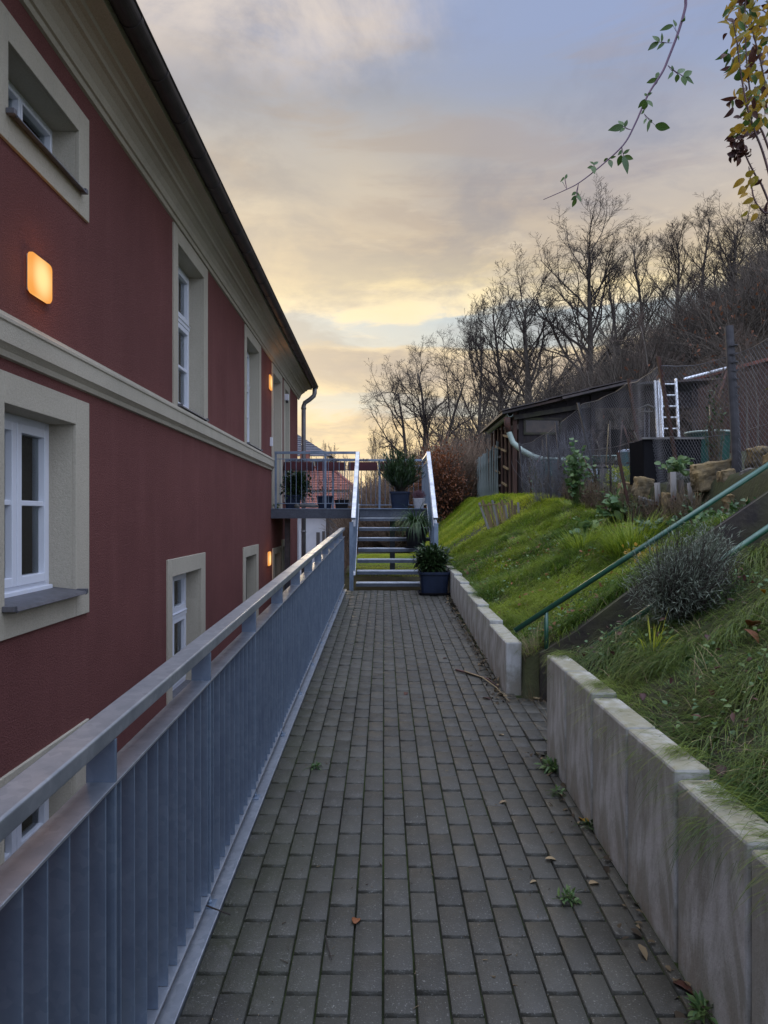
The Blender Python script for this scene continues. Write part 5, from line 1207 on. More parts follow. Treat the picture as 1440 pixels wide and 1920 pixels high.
c = P(1177, 892, 13.5); tub('water_barrel', 'teal lidded water barrel left of the black trough', c.x, 13.5, c.z - .1, .13, .15, .52, M['teal'], 'barrel', lid=M['bluewhite'])
c = P(1032, 925, 15.2); tub('water_barrel', 'large blue green barrel under the bent pale pipe', c.x, 15.2, c.z - .1, .19, .21, .75, M['teal'], 'barrel', lid=M['greenplastic'])
c = P(1125, 868, 14.5); tub('teal_basin', 'shallow teal basin on a rack behind the fence', c.x, 14.5, c.z, .26, .30, .12, M['greenplastic'], 'basin')
c = P(1125, 900, 14.5); r = empty('garden_rack', (c.x, 14.5, c.z - .05), 'low rack of pale crates behind the fence under the teal basin', 'rack')
b = MB(); b.box(-.34, .34, -.2, .2, .30, .33); b.box(-.34, -.30, -.2, .2, 0, .30); b.box(.30, .34, -.2, .2, 0, .30); b.build('frame', M['greyplank'], r)
for q_, x in enumerate((-.18, .03, .2)): b = MB(); b.box(x - .085, x + .085, -.19, .1, .0, .26); b.build('crate', M['bluewhite'] if q_ != 1 else M['greystone'], r, bevel=.01)
c = P(1006, 935, 15.4); r = empty('block_pillar', (c.x, 15.4, c.z - .1), 'narrow pillar of stacked concrete blocks beside the blue green barrel', 'pillar')
for q_ in range(4): b = MB(); b.box(-.075, .075, -.07, .07, q_ * .2 + .002, q_ * .2 + .197); b.build('block', M['greystone'], r, bevel=.01)
# bird table
r = empty('bird_feeder', tuple(P(1212, 842, 12.0)), 'spindly bird feeder with a small pitched roof on two thin poles', 'bird feeder'); base = P(1212, 842, 12.0)
for dx in (-.025, .045): b = MB(); b.tube([(dx, 0, -.3), (dx, 0, .68)], .008, 6); b.build('pole', M['wire'], r)
b = MB(); b.bar((-.13, 0, .66), (.0, 0, .715), .14, .014); b.bar((0, 0, .715), (.13, 0, .66), .14, .014); b.build('roof', M['greyplank'], r)
b = MB(); b.box(-.08, .09, -.06, .06, .60, .612); b.build('tray', M['greyplank'], r)

# ------------------------------------------------------------------ chain link fence
fn = empty('chain_link_fence', (3.5, 8.7, 1.4), 'sagging chain link fence on leaning rusty posts along the edge of the garden', 'fence')
# points: x, y, z bottom, z top, lean x of the top
fp = [(3.68, 5.6, 1.62, 3.30, -.05), (3.54, 7.5, 1.55, 3.12, -.03), (3.40, 8.7, 1.60, 3.28, -.18), (3.55, 10.3, 1.72, 3.35, -.15), (3.52, 12.4, 1.84, 3.38, -.22), (3.32, 13.4, 1.82, 3.22, -.12), (3.18, 14.4, 1.84, 3.10, -.08), (2.95, 15.9, 1.88, 3.05, 0)]
cum = [0]
for a, b_ in zip(fp, fp[1:]): cum.append(cum[-1] + math.hypot(b_[0] - a[0], b_[1] - a[1]))
def fpt(s, t):
    k = int(min(max(np.searchsorted(cum, s) - 1, 0), len(fp) - 2)); u = (s - cum[k]) / (cum[k + 1] - cum[k]); a, b_ = fp[k], fp[k + 1]
    v = [a[i_] + (b_[i_] - a[i_]) * u for i_ in range(5)]; sag = .05 * math.sin(math.pi * u)
    return (v[0] + v[4] * t + .02 * math.sin(s * 7 + t * 3), v[1], v[2] + (v[3] - v[2] - sag) * t)
A, B = [], []; step = .062; tot = cum[-1]; Hh = 1.6; s0 = -Hh
while s0 < tot:
    for sg in (1, -1):
        prev = None
        for q_ in range(9):
            t = q_ / 8; s = s0 + Hh * (t if sg > 0 else 1 - t)
            if 0 <= s <= tot:
                p_ = fpt(s, t)
                if prev: A.append(prev); B.append(p_)
                prev = p_
            else: prev = None
    s0 += step
Vv, Qq, k = segs(A, B, np.full(len(A), .0018), np.full(len(A), .0018)); setpar(np_mesh('wire_mesh', Vv, Qq, M['wire']), fn)
b = MB(); b.tube([fpt(s, 1.0) for s in np.arange(0, tot, .25)], .004, 5); b.tube([fpt(s, .5) for s in np.arange(0, tot, .25)], .003, 5); setpar(b.build('tension_wire', M['wire']), fn)
b = MB(); b.tube([P(1386, 965, 7.45), P(1378, 800, 7.45), P(1367, 612, 7.5)], [.050, .046, .042], 14)
for z in np.arange(1.6, 3.3, .085): b.tube([(3.585 - (z - 1.5) * .038, 7.47, z), (3.583 - (z - 1.5) * .038, 7.47, z + .012)], .050, 10)
setpar(b.build('round_post', M['postgrey'], smooth=False), fn)
for (x0, y0, x1, y1, d, w_) in ((1288, 965, 1232, 668, 8.6, .05), (1212, 905, 1177, 710, 10.2, .045), (1130, 930, 1082, 755, 12.4, .05), (1178, 920, 1157, 848, 9.0, .03), (1035, 960, 1024, 815, 12.8, .035), (985, 945, 972, 830, 15.8, .05), (1057, 935, 1041, 790, 13.6, .04)):
    b = MB(); a_, b_ = P(x0, y0, d), P(x1, y1, d); a_.z -= .2; b.bar(a_, b_, w_, .006); b.bar(a_ + Vector((w_ / 2, .02, 0)), b_ + Vector((w_ / 2, .02, 0)), .006, .04); setpar(b.build('angle_post', M['rust'] if d < 11 else M['postgrey']), fn)
# bunched netting heap at the fence's left
r = empty('netting_roll', tuple(P(1060, 930, 12.9)), 'bundle of old dark wire netting standing against the fence', 'netting')
A, B = [], []
for q_ in range(260):
    u = rng.random(); x = -.55 + 1.0 * u; h_ = .55 + .65 * u + rng.normal(0, .06); y_ = rng.normal(0, .06); p0 = np.array([x + rng.normal(0, .03), y_, -.1]); 
    for q2 in range(5): p1 = p0 + np.array([rng.normal(-.03, .05), rng.normal(0, .02), (h_ + .1) / 5]); A.append(p0); B.append(p1); p0 = p1
for q_ in range(500):
    u = rng.random(); x = -.55 + 1.0 * u; z = rng.random() * (.55 + .65 * u); A.append(np.array([x, rng.normal(0, .06), z])); B.append(np.array([x + rng.normal(.05, .05), rng.normal(0, .06), z + rng.normal(0, .04)]))
Vv, Qq, k = segs(A, B, np.full(len(A), .0022), np.full(len(A), .0022)); np_mesh('wire_mesh', Vv, Qq, M['wire'], r)

# picket fence far left of the garden
pf = empty('picket_fence', (2.85, 21, 1.9), 'grey green weathered picket fence on the bank left of the shed', 'fence')
nP = 34
for k in range(nP):
    y = 18.0 + k * .185; x = 2.78 + (y - 18) * .02; top = 3.28 - (y - 18) * .01 + random.gauss(0, .03); b = MB(); b.box(-.045, .045, -.01, .01, -.1, top - g0(x, y)); o = b.build('picket', M['greypicket'] if 'greypicket' in M else mat('grey_green_picket', (.14, .17, .16), (.22, .25, .24), scale=4, rough=.85, stretch=(3, 3, .4)), None)
    o.location = (x, y, g0(x, y)); o.rotation_euler = (random.gauss(0, .02), random.gauss(0, .02), 1.3); setpar(o, pf)
for z in (2.25, 2.95): b = MB(); b.bar((2.82, 17.95, z), (2.95, 24.3, z - .03), .03, .05); setpar(b.build('cross_rail', M['greyplank']), pf)
# crate of leaning boards on the bank
c = P(942, 975, 13.0); r = empty('board_stack', (c.x, 13.0, g0(c.x, 13.0) - .03), 'leaning bundle of yellowish weathered boards on the far grass bank', 'board stack')
for q_ in range(13):
    x = -.30 + q_ * .045; hgt = .42 + .05 * math.sin(q_ * 2.1); b = MB(); b.bar((x + .06, .0 + .02 * (q_ % 3), -.05), (x - .10 + q_ * .012, .05, hgt), .040, .018, up=(0, 1, 0)); b.build('board', M['plank'] if q_ % 4 else M['greyplank'], r)
b = MB(); b.bar((-.40, .07, .37), (.12, .10, .40), .10, .022); b.build('top_board', M['plank'], r)

# stone edging of the terrace
rs = random.Random(9)
stones = empty('stone_edging', (3.2, 8, 1.3), 'rough edging of yellow and grey stone slabs below the chain link fence', 'stone edging')
slist = [(1325, 868, 1232 + 190, 925, 7.3), (1243, 925, 1275, 985, 8.2), (1252, 880, 1300, 930, 8.6), (1300, 865, 1365, 920, 7.6), (1350, 880, 1375, 915, 7.3), (1395, 880, 1420, 925, 6.9), (1395, 928, 1425, 960, 6.8), (1190, 895, 1222, 935, 9.3), (1195, 937, 1240, 985, 8.9),
         (1360, 925, 1392, 965, 7.0), (1405, 838, 1440, 880, 7.2), (1425, 885, 1460, 935, 6.6), (1300, 925, 1340, 985, 7.8), (1160, 905, 1190, 950, 10.0), (1278, 935, 1300, 975, 8.0), (1340, 930, 1362, 975, 7.4), (1440, 845, 1500, 905, 6.8), (1430, 935, 1490, 985, 6.4)]
for q_, (x0, y0, x1, y1, d) in enumerate(slist[1:]):
    a_, b_ = P(x0, y1, d), P(x1, y0, d); w_, h_ = (b_.x - a_.x), (b_.z - a_.z); b = MB()
    vs = []
    for sx, sy, sz in [(-1, -1, -1), (1, -1, -1), (1, 1, -1), (-1, 1, -1), (-1, -1, 1), (1, -1, 1), (1, 1, 1), (-1, 1, 1)]:
        vs.append((sx * w_ / 2 * rs.uniform(.82, 1.1), sy * .09 * rs.uniform(.8, 1.2), sz * h_ / 2 * rs.uniform(.85, 1.1)))
    b.add(vs, [(0, 3, 2, 1), (4, 5, 6, 7), (0, 1, 5, 4), (1, 2, 6, 5), (2, 3, 7, 6), (3, 0, 4, 7)]); o = b.build('stone_slab', M['sand'] if q_ % 3 != 1 else M['greystone'], None, bevel=.012, seg=1)
    sb_ = o.modifiers.new('sub', 'SUBSURF'); sb_.subdivision_type = 'SIMPLE'; sb_.levels = sb_.render_levels = 4
    tx = bpy.data.textures.get('stonebumps') or bpy.data.textures.new('stonebumps', 'CLOUDS'); tx.noise_scale = .09
    dm = o.modifiers.new('rough', 'DISPLACE'); dm.texture = tx; dm.texture_coords = 'GLOBAL'; dm.strength = .055; dm.mid_level = .5
    o.location = ((a_.x + b_.x) / 2, d, (a_.z + b_.z) / 2); o.rotation_euler = (rs.gauss(0, .05), rs.gauss(0, .12), rs.gauss(0, .1)); setpar(o, stones)
for q_, (x0, y0, x1, y1, d) in enumerate([(1236, 978, 1232, 905, 8.4), (1266, 985, 1262, 885, 8.0), (1283, 978, 1276, 900, 8.0), (1302, 970, 1294, 905, 7.8)]):
    b = MB(); b.tube([P(x0, y0 + 12, d), P(x1, y1, d)], .032, 10); tag(b.build('stake', M['greyplank'] if q_ != 2 else M['bark'], smooth=True), 'upright round stake in front of the stone edging, ' + ['leftmost of four', 'second from the left', 'third from the left', 'rightmost of four'][q_], 'stake', 'stakes at the stone edging')

# ------------------------------------------------------------------ garden plants
def leafy(name, label, x, y, h, w_, n, L, W, m='mallow', prof='round', stems=14, z=None, cat='plant', droop=.6):
    r = empty(name, (x, y, g0(x, y) if z is None else z), label, cat)
    so2, tip = twiggy('stems', r, stems, (0, 0, h * .6), (w_, w_ * .8, h * .5), M['leafg'], r0=.005, seg_n=3, jitter=.2)
    idx = rng.integers(0, stems, n); t = rng.uniform(.35, 1.08, n); bs = tip[idx] * t[:, None] + rng.normal(0, .03, (n, 3))
    Vv, Qq, k = leaves(bs, nrm(tip[idx]) * .6 + rng.normal(0, .6, (n, 3)) + np.array([0, -.3, -.1]), np.array([0, -.5, 1.]) + rng.normal(0, .4, (n, 3)), rng.uniform(.6, 1.1, n) * L, rng.uniform(.6, 1.1, n) * W, droop, 4, prof)
    np_mesh('leaves', Vv, Qq, M[m], r, rnd=np.repeat(rng.random(n), k)); return r
c = P(1082, 930, 11.3); leafy('mallow_plant', 'tall green mallow climbing against the fence', c.x, 11.3, .95, .20, 230, .085, .085, stems=26)
c = P(1095, 985, 8.9); leafy('sprawling_plant', 'blue green large leaved plant sprawling down onto the grass bank', c.x, 8.9, .22, .24, 34, .13, .12, stems=14)
c = P(1150, 965, 9.3); leafy('sprawling_plant', 'bright green broad leaved plant at the left end of the stone edging', c.x, 9.3, .42, .32, 90, .13, .085, prof='leaf', stems=16)
c = P(1172, 950, 9.6); leafy('cabbage_plant', 'pale leaved cabbage like plant below the black trough', c.x, 9.4, .3, .25, 40, .16, .10, prof='leaf', stems=12)
c = P(1262, 885, 8.3); leafy('climbing_plant', 'pale green leaves hanging over the top of the stakes', c.x, 8.25, .12, .20, 60, .09, .075, stems=14, z=c.z)
c = P(1300, 985, 6.3); leafy('herb_plant', 'grey green frilly herb just above the far green handrail', c.x, 6.3, .16, .2, 170, .045, .05, stems=24)
c = P(1345, 965, 6.4); leafy('herb_plant', 'green scalloped leaf plant right of the frilly herb', c.x, 6.4, .16, .14, 90, .05, .05, stems=14)
c = P(1220, 1005, 6.6); leafy('yellowing_plant', 'low yellowing leaves on the bank left of the far handrail', c.x, 6.6, .12, .24, 150, .05, .035, m='leafy', prof='leaf', stems=20)
c = P(1180, 905, 12.0); r = empty('garden_hedge', (c.x, 12.3, g0(c.x, 12.3)), 'clipped pale green low plant cushion behind the fence', 'shrub'); foliage_cloud(1600, (0, 0, .12), (.36, .25, .26), .05, .02, M['lawn'], 'leaves', r, K=2, shell=.5); twiggy('stems', r, 30, (0, 0, .1), (.3, .2, .2), M['bark'])
# thin tangled shoots in front of the hut
for q_, (px, d, yt, lab) in enumerate([(1345, 14, 640, 'tangle of thin bare shoots in front of the red brown hut'), (1420, 12, 620, 'tangle of thin bare shoots right of the grey fence post'), (1325, 12.5, 700, 'sparse pale shoots rising from behind the green tub'), (1400, 16, 600, 'thicket of bare shoots behind the grey fence post'), (1130, 13, 800, 'thin dry shoots inside the fence left of the black trough')]):
    put_tree('pale', px, yt, d, lab, 110, 'bare shoots in the garden')
rq = random.Random(21)
for k in range(16):
    y_ = 7.3 + k * .52; x_ = 3.0 + .12 * rq.random() + (.15 if y_ > 11 else 0); n_ = 150
    r = empty('dry_herb', (x_, y_, g0(x_, y_)), 'dry brown clump of dead stalks at the foot of the chain link fence', 'dead plant', 'dry clumps along the fence')
    twiggy('stems', r, n_, (0, 0, .22), (.20, .20, .30), M['drystem'], r0=.0035, seg_n=3, jitter=.3)
    foliage_cloud(90, (0, 0, .20), (.20, .2, .22), .05, .022, M['leafb'] if k % 3 else M['leafd'], 'leaves', r, up=.0, K=2, shell=.2)
for k, (px, py, d, lab) in enumerate([(1225, 990, 7.6, 'dark leafy weed at the foot of the leftmost stake'), (1310, 1000, 6.9, 'dark leafy weed at the foot of the stone slabs, left of the grey post'), (1385, 985, 6.2, 'dark leafy weed right of the foot of the grey fence post')]):
    c = P(px, py, d); leafy('leafy_weed', lab, c.x, d, .22, .22, 130, .06, .045, m='leafm', prof='leaf', stems=20)
for k in range(9):
    px = [1000, 1016, 1050, 1095, 1112, 1146, 1190, 1208, 1340][k]; d = [15, 14.4, 13.2, 12.6, 12.1, 11.4, 10.6, 10.0, 7.9][k]; a_ = P(px, 940, d); a_.z = g0(a_.x, d) - .1; h_ = rq.uniform(.8, 1.35)
    b = MB(); b.tube([a_, a_ + Vector((rq.uniform(-.08, .08), .02, h_ * .5)), a_ + Vector((rq.uniform(-.22, .16), .04, h_))], [.020, .017, .013], 7)
    tag(b.build('garden_stake', M['bark'] if k % 2 else M['rust'], smooth=True), 'dark crooked stake standing among the garden clutter behind the chain link fence', 'stake', 'dark stakes along the fence')
    if k % 2 == 0:
        r = empty('withered_vine', tuple(a_ + Vector((0, 0, .1))), 'withered brown vine twined round a dark stake at the fence', 'vine', 'withered vines on the stakes')
        twiggy('stems', r, 60, (0, 0, h_ * .5), (.14, .10, h_ * .55), M['drystem'], r0=.003, seg_n=4, jitter=.6); foliage_cloud(110, (0, 0, h_ * .5), (.15, .10, h_ * .5), .05, .03, M['leafb' if k % 4 else 'leafm'], 'leaves', r, K=2, shell=.2, up=0)
# dead stalks
for q_, (x0, y0, x1, y1, d) in enumerate([(1344, 860, 1333, 770, 10.0), (1331, 838, 1330, 760, 10.0), (1160, 845, 1167, 790, 12), (1136, 850, 1141, 795, 12.2)]):
    b = MB(); a_, b_ = P(x0, y0, d), P(x1, y1, d); b.tube([a_ - Vector((0, 0, .2)), a_.lerp(b_, .5) + Vector((.01, 0, 0)), b_], [.012, .009, .004], 6)
    tag(b.build('dead_stalk', M['dry'] if q_ % 2 else M['cane'], smooth=True), ['thick dead stalk in front of the green tub', 'thin dead stalk left of the thick one at the green tub', 'reddish dead stalk left of the bird feeder', 'pale dead stalk farthest left behind the fence'][q_], 'stalk', 'dead stalks behind the fence')
# orange withered leaves hanging on the near bank
def near_leaf(px, py, d, L, m, label, name='fallen_leaf', ground=True, W=None, rz=None, tilt=0.15, zoff=.006):
    p_ = P(px, py, d); z = pathz(d) + zoff if ground else p_.z; n = 1
    a = random.uniform(0, 6.28) if rz is None else rz; Vv, Qq, k = leaves(np.zeros((1, 3)), np.array([[math.cos(a), math.sin(a), tilt]]), np.array([[.1, .1, 1.]]), L, W or L * .55, .7, 6, 'leaf', fold=.35)
    o = np_mesh(name, Vv, Qq, m, rnd=np.full(len(Vv), random.random()), smooth=True); o.location = (p_.x, d, z); s = o.modifiers.new('solid', 'SOLIDIFY'); s.thickness = .0012; return tag(o, label, 'leaf', 'fallen leaves')
def yground(py): return 1387 * EYE / (py - 927)
for (px, py, L, m, lab) in [(665, 1735, .055, 'leafc', 'orange brown fallen leaf on the paving in the lower middle'), (1023, 1613, .055, 'dry', 'pale curled leaf on the pavers near the tall wall'), (1006, 1655, .03, 'dry', 'tiny pale leaf left of the curled leaf'), (1100, 1545, .085, 'leafy', 'bright yellow leaf at the foot of the near wall'),
                            (763, 1300, .06, 'leafb', 'small dark brown leaf in the middle of the walkway'), (905, 1310, .08, 'leafb', 'dark brown leaf left of the far wall end'), (1105, 1660, .05, 'dry', 'pale narrow leaf by the base of the near wall'), (1262, 1845, .07, 'leafb', 'brown leaf at the wall base, nearest the viewer'),
                            (945, 1380, .04, 'dry', 'small pale leaf on the pavers in front of the side steps'), (950, 1505, .045, 'dry', 'small pale leaf lying right of the walkway centre line'), (838, 1235, .05, 'leafb', 'little dark leaf near the far wall')]:
    near_leaf(px, py, yground(py), L, M[m], lab)
for (px, py, d, L, m, lab) in [(1412, 1165, 3.3, .12, 'leafc', 'large orange withered leaf hanging in the grass at the right'), (1395, 1180, 3.3, .10, 'leafc', 'orange withered leaf just left of the large one'), (1205, 1300, 3.2, .05, 'leafb', 'reddish brown leaf in the long grass above the near wall'), (1355, 1435, 2.3, .06, 'leafb', 'dark brown leaf in the grass low on the right'),
                               (1355, 1385, 2.5, .05, 'leafg', 'rounded green leaf lying on the long grass'), (1325, 1190, 3.1, .05, 'leafb', 'dark red leaf in the middle of the long grass'), (1427, 1105, 3.4, .05, 'leafy', 'small yellow leaf high on the near bank'), (1300, 1232, 3.0, .055, 'leafg', 'bright green lobed leaf on the near bank')]:
    xg = (px - 720) / F * d; best = min(np.arange(1.2, 4.3, .02), key=lambda dd_: abs((968 + (EYE - (g0((px - 720) / F * dd_, dd_) + .09)) / dd_ * F) - py)); o = near_leaf(px, py, float(best), L, M[m], lab, ground=False, name='withered_leaf', tilt=-.2); o['group'] = 'loose leaves in the long grass'
c = P(1436, 730, 2.6); o = near_leaf(1436, 730, 2.6, .07, M['leafy'], 'single yellow green leaf hanging at the right edge of the view', name='hanging_leaf', ground=False, rz=0); 
# litter along the foot of the far wall
n = 430; ly = rng.uniform(5.3, 11.5, n) ; lx = .915 + (ly - 5.56) * .0125 - np.abs(rng.normal(0, .06, n)) - .01
ly2 = rng.uniform(1.0, 4.3, 60); lx2 = .925 - np.abs(rng.normal(0, .05, 60)); lx = np.concatenate([lx, lx2]); ly = np.concatenate([ly, ly2]); n = len(lx)
Vv, Qq, k = leaves(np.stack([lx, ly, SL * ly + rng.uniform(.003, .025, n)], -1), np.stack([rng.normal(0, 1, n), rng.normal(0, 1, n), rng.normal(0, .25, n)], -1), np.tile([0, .1, 1.], (n, 1)) + rng.normal(0, .3, (n, 3)), rng.uniform(.015, .06, n), rng.uniform(.008, .03, n), .8, 3)
M['litter'] = mat('leaf_litter', (.035, .025, .015), (.20, .15, .085), rough=.9, attr=True)
tag(np_mesh('leaf_litter', Vv, Qq, M['litter'], rnd=np.repeat(rng.random(n) ** 2.2, k)), 'dark leaf litter gathered along the foot of the block walls', 'leaf litter', kind='stuff')
n = 900; lx = rng.uniform(-.58, .93, n); ly = rng.uniform(1.0, 11.5, n) ** 1.0; A = np.stack([lx, ly, SL * ly + .003], -1); a = rng.uniform(0, 6.28, n); Ls = rng.uniform(.003, .03, n) * (rng.random(n) ** 1.5 + .2)
B = A + np.stack([np.cos(a) * Ls, np.sin(a) * Ls, rng.uniform(0, .003, n)], -1); Vv, Qq, k = segs(A, B, rng.uniform(.0006, .0022, n), rng.uniform(.0004, .0012, n), 4)
tag(np_mesh('crumbs', Vv, Qq, M['litter'], rnd=np.repeat(rng.random(n) ** 1.4, k)), 'tiny scattered twigs and crumbs on the pavers', 'debris', kind='stuff')
# sticks
def stick(pts, r, m, label, cat='stick'):
    b = MB(); b.tube(pts, [r, r * .9, r * .7, r * .4][:len(pts)], 7); return tag(b.build('stick', m, smooth=True), label, cat)
def G(px, py, z=.01): d = yground(py); return Vector(((px - 720) / F * d, d, pathz(d) + z))
stick([G(855, 1258), G(885, 1266), G(915, 1276), G(935, 1290)], .010, M['cane'], 'reddish brown stick lying towards the end of the far wall')
stick([G(870, 1262, .015), G(905, 1275, .02), G(930, 1292, .015), G(955, 1318)], .006, M['dry'], 'thin pale stem beside the reddish stick')
stick([G(972, 1298), G(1000, 1297, .02), G(1022, 1299)], .008, M['dry'], 'pale stick across the foot of the side steps')
stick([G(990, 1308), G(1005, 1312), G(1022, 1313)], .009, M['dry'], 'pale forked stick in front of the side steps')
stick([G(362, 1708, .04), G(395, 1717, .03), G(432, 1726, .02)], .0035, M['twigdark'], 'thin dark twig poking out through the railing slats')
stick([G(610, 1760), G(616, 1785), G(622, 1805)], .0018, M['twigdark'], 'short thin twig on the pavers below the orange leaf')
# paving weeds
def weed(px, py, s, n, label, m='mallow'):
    p_ = G(px, py, 0); r = empty('paving_weed', tuple(p_), label, 'weed', 'weeds between the pavers'); foliage_cloud(n, (0, 0, .02 * s), (.06 * s, .06 * s, .03 * s), .045 * s, .016 * s, M[m], 'leaves', r, up=.2, K=3, shell=.1); twiggy('stems', r, 12, (0, 0, .01), (.05 * s, .05 * s, .03 * s), M['leafg'], r0=.0012)
weed(1038, 1445, 1.1, 110, 'leafy weed at the foot of the near wall, farthest of the weeds'); weed(1065, 1690, .7, 45, 'small feathery weed growing between pavers right of centre'); weed(1318, 1905, .8, 60, 'yellow green weed at the wall base at the lower right'); weed(592, 1440, .6, 40, 'small weed near the railing on the left of the walkway')
weed(1104, 1552, .6, 30, 'dark little weed under the bright yellow leaf', 'leafd'); weed(935, 1235, .7, 40, 'weed at the foot of the far wall'); weed(1045, 1490, .6, 30, 'tiny weed below the farthest weed of the near wall')

# ------------------------------------------------------------------ overhanging rose shoots, upper right
def bez(pts, n):
    pts = [Vector(p_) for p_ in pts]; out = []
    for k in range(len(pts) - 1):
        p0, p1, p2, p3 = pts[max(k - 1, 0)], pts[k], pts[k + 1], pts[min(k + 2, len(pts) - 1)]
        for q_ in range(n):
            t = q_ / n; out.append(.5 * ((2 * p1) + (-p0 + p2) * t + (2 * p0 - 5 * p1 + 4 * p2 - p3) * t * t + (-p0 + 3 * p1 - 3 * p2 + p3) * t ** 3))
    out.append(pts[-1]); return out
D = 2.5
rose = empty('rose_shoot', (2.75, 2.7, g0(2.75, 2.7)), 'long arching purple rose shoot with small green leaflets against the sky', 'plant')
kp = [(1019, 374), (1060, 356), (1088, 341), (1130, 308), (1170, 270), (1192, 230), (1215, 178), (1242, 135), (1255, 105), (1272, 60), (1285, 15), (1290, -20)]
pts = [P(a, b_, D + .0) for a, b_ in kp] + [Vector((1.10, 2.5, 3.50)), Vector((1.6, 2.55, 3.75)), Vector((2.3, 2.62, 3.2)), Vector((2.65, 2.7, 2.3)), Vector((2.75, 2.7, g0(2.75, 2.7) - .05))]
cv = bez(pts, 8); b = MB(); b.tube(cv, [.0011 + .0042 * min(1, q_ / 90) for q_ in range(len(cv))], 7); setpar(b.build('cane', M['purple'], smooth=True), rose)
# compound leaves: (attach px,py) then leaflets (px,py -> tip px,py, width px)
lf = [((1063, 354), [((1057, 345), (1053, 338), 3), ((1060, 335), (1064, 325), 5), ((1058, 332), (1052, 340), 4)]), ((1085, 343), [((1080, 360), (1072, 366), 6), ((1080, 362), (1089, 366), 6), ((1081, 368), (1071, 375), 7), ((1082, 366), (1090, 376), 7), ((1080, 372), (1073, 389), 8)]),
      ((1117, 320), [((1113, 313), (1101, 314), 7), ((1113, 309), (1123, 301), 6), ((1112, 312), (1115, 324), 10), ((1114, 308), (1106, 302), 5)]), ((1142, 298), [((1140, 297), (1131, 303), 6), ((1143, 300), (1147, 312), 9), ((1144, 296), (1155, 293), 5)]),
      ((1166, 274), [((1166, 282), (1160, 290), 6), ((1165, 291), (1159, 312), 11), ((1169, 293), (1178, 323), 12), ((1170, 293), (1190, 298), 9), ((1169, 288), (1182, 279), 6)]), ((1184, 243), [((1172, 238), (1176, 223), 7), ((1168, 236), (1160, 224), 10), ((1168, 237), (1142, 243), 13), ((1171, 240), (1163, 246), 6)]),
      ((1208, 213), [((1212, 222), (1207, 230), 5), ((1218, 226), (1214, 246), 6), ((1229, 235), (1258, 240), 15), ((1220, 224), (1222, 231), 5)]), ((1210, 205), [((1208, 206), (1203, 214), 5), ((1208, 205), (1210, 187), 12), ((1212, 188), (1225, 198), 10), ((1210, 186), (1196, 203), 8)]), ((1215, 182), [((1212, 180), (1209, 174), 6), ((1213, 179), (1223, 173), 6)]),
      ((1238, 145), [((1233, 150), (1228, 160), 4), ((1232, 148), (1212, 155), 9), ((1230, 147), (1237, 133), 9)]), ((1252, 122), [((1261, 134), (1261, 121), 7), ((1262, 135), (1254, 146), 6), ((1271, 138), (1286, 125), 12), ((1271, 139), (1268, 155), 9), ((1282, 143), (1300, 130), 12), ((1281, 143), (1304, 155), 14), ((1280, 143), (1286, 159), 12)]),
      ((1261, 80), [((1252, 79), (1257, 71), 5), ((1246, 79), (1232, 92), 7), ((1240, 78), (1243, 60), 8), ((1235, 79), (1214, 93), 13), ((1236, 78), (1224, 65), 12)]), ((1269, 60), [((1266, 49), (1265, 34), 10), ((1262, 47), (1238, 56), 9), ((1270, 64), (1274, 74), 5)]), ((1277, 42), [((1280, 40), (1286, 25), 6), ((1279, 41), (1284, 34), 8)])]
Bs, Ds, Ls, Ws, Us = [], [], [], [], []; stm = MB()
for (ax, ay), ll in lf:
    for (x0, y0), (x1, y1), w_ in ll:
        a_, b_ = P(x0, y0, D), P(x1, y1, D + random.uniform(-.03, .02)); stm.tube([P(ax, ay, D), P((ax + x0) / 2, (ay + y0) / 2 + 1, D), a_], .0007, 4)
        Bs.append(a_); Ds.append(b_ - a_); Ls.append((b_ - a_).length); Ws.append(w_ / F * D); Us.append((random.gauss(0, .3), -1, random.gauss(0, .3)))
setpar(stm.build('leaf_stalks', M['purple']), rose)
Vv, Qq, k = leaves(np.array(Bs), np.array(Ds), np.array(Us), np.array(Ls), np.array(Ws), .25, 7, 'leaf', fold=.2); o = np_mesh('leaflets', Vv, Qq, M['leafg'], rnd=np.repeat(rng.random(len(Bs)), k), smooth=True); setpar(o, rose)
# yellowing shrub rising from the bank outside the frame
ys_ = empty('yellowing_shrub', (2.35, 2.9, g0(2.35, 2.9)), 'tall thorny shrub with yellow and dark brown leaves at the upper right', 'shrub')
D2 = 2.9; canes = [[(1600, 900), (1500, 560), (1440, 318), (1415, 245), (1400, 195), (1388, 130), (1382, 80), (1374, 36)], [(1620, 900), (1540, 640), (1440, 375), (1420, 335), (1402, 300), (1390, 270), (1380, 245)], [(1640, 900), (1520, 500), (1440, 275), (1424, 235), (1408, 180), (1400, 110), (1397, 40), (1400, -30)],
                   [(1640, 900), (1560, 520), (1470, 250), (1440, 175), (1425, 110), (1412, 60), (1405, 15), (1400, -20)], [(1500, 700), (1460, 430), (1432, 398), (1415, 375), (1408, 340), (1404, 312)], [(1660, 900), (1560, 400), (1480, 180), (1450, 90), (1440, 20), (1436, -40)]]
Bs, Ds, Ls, Ws, Us = [], [], [], [], []; cm = MB(); leafpos = []
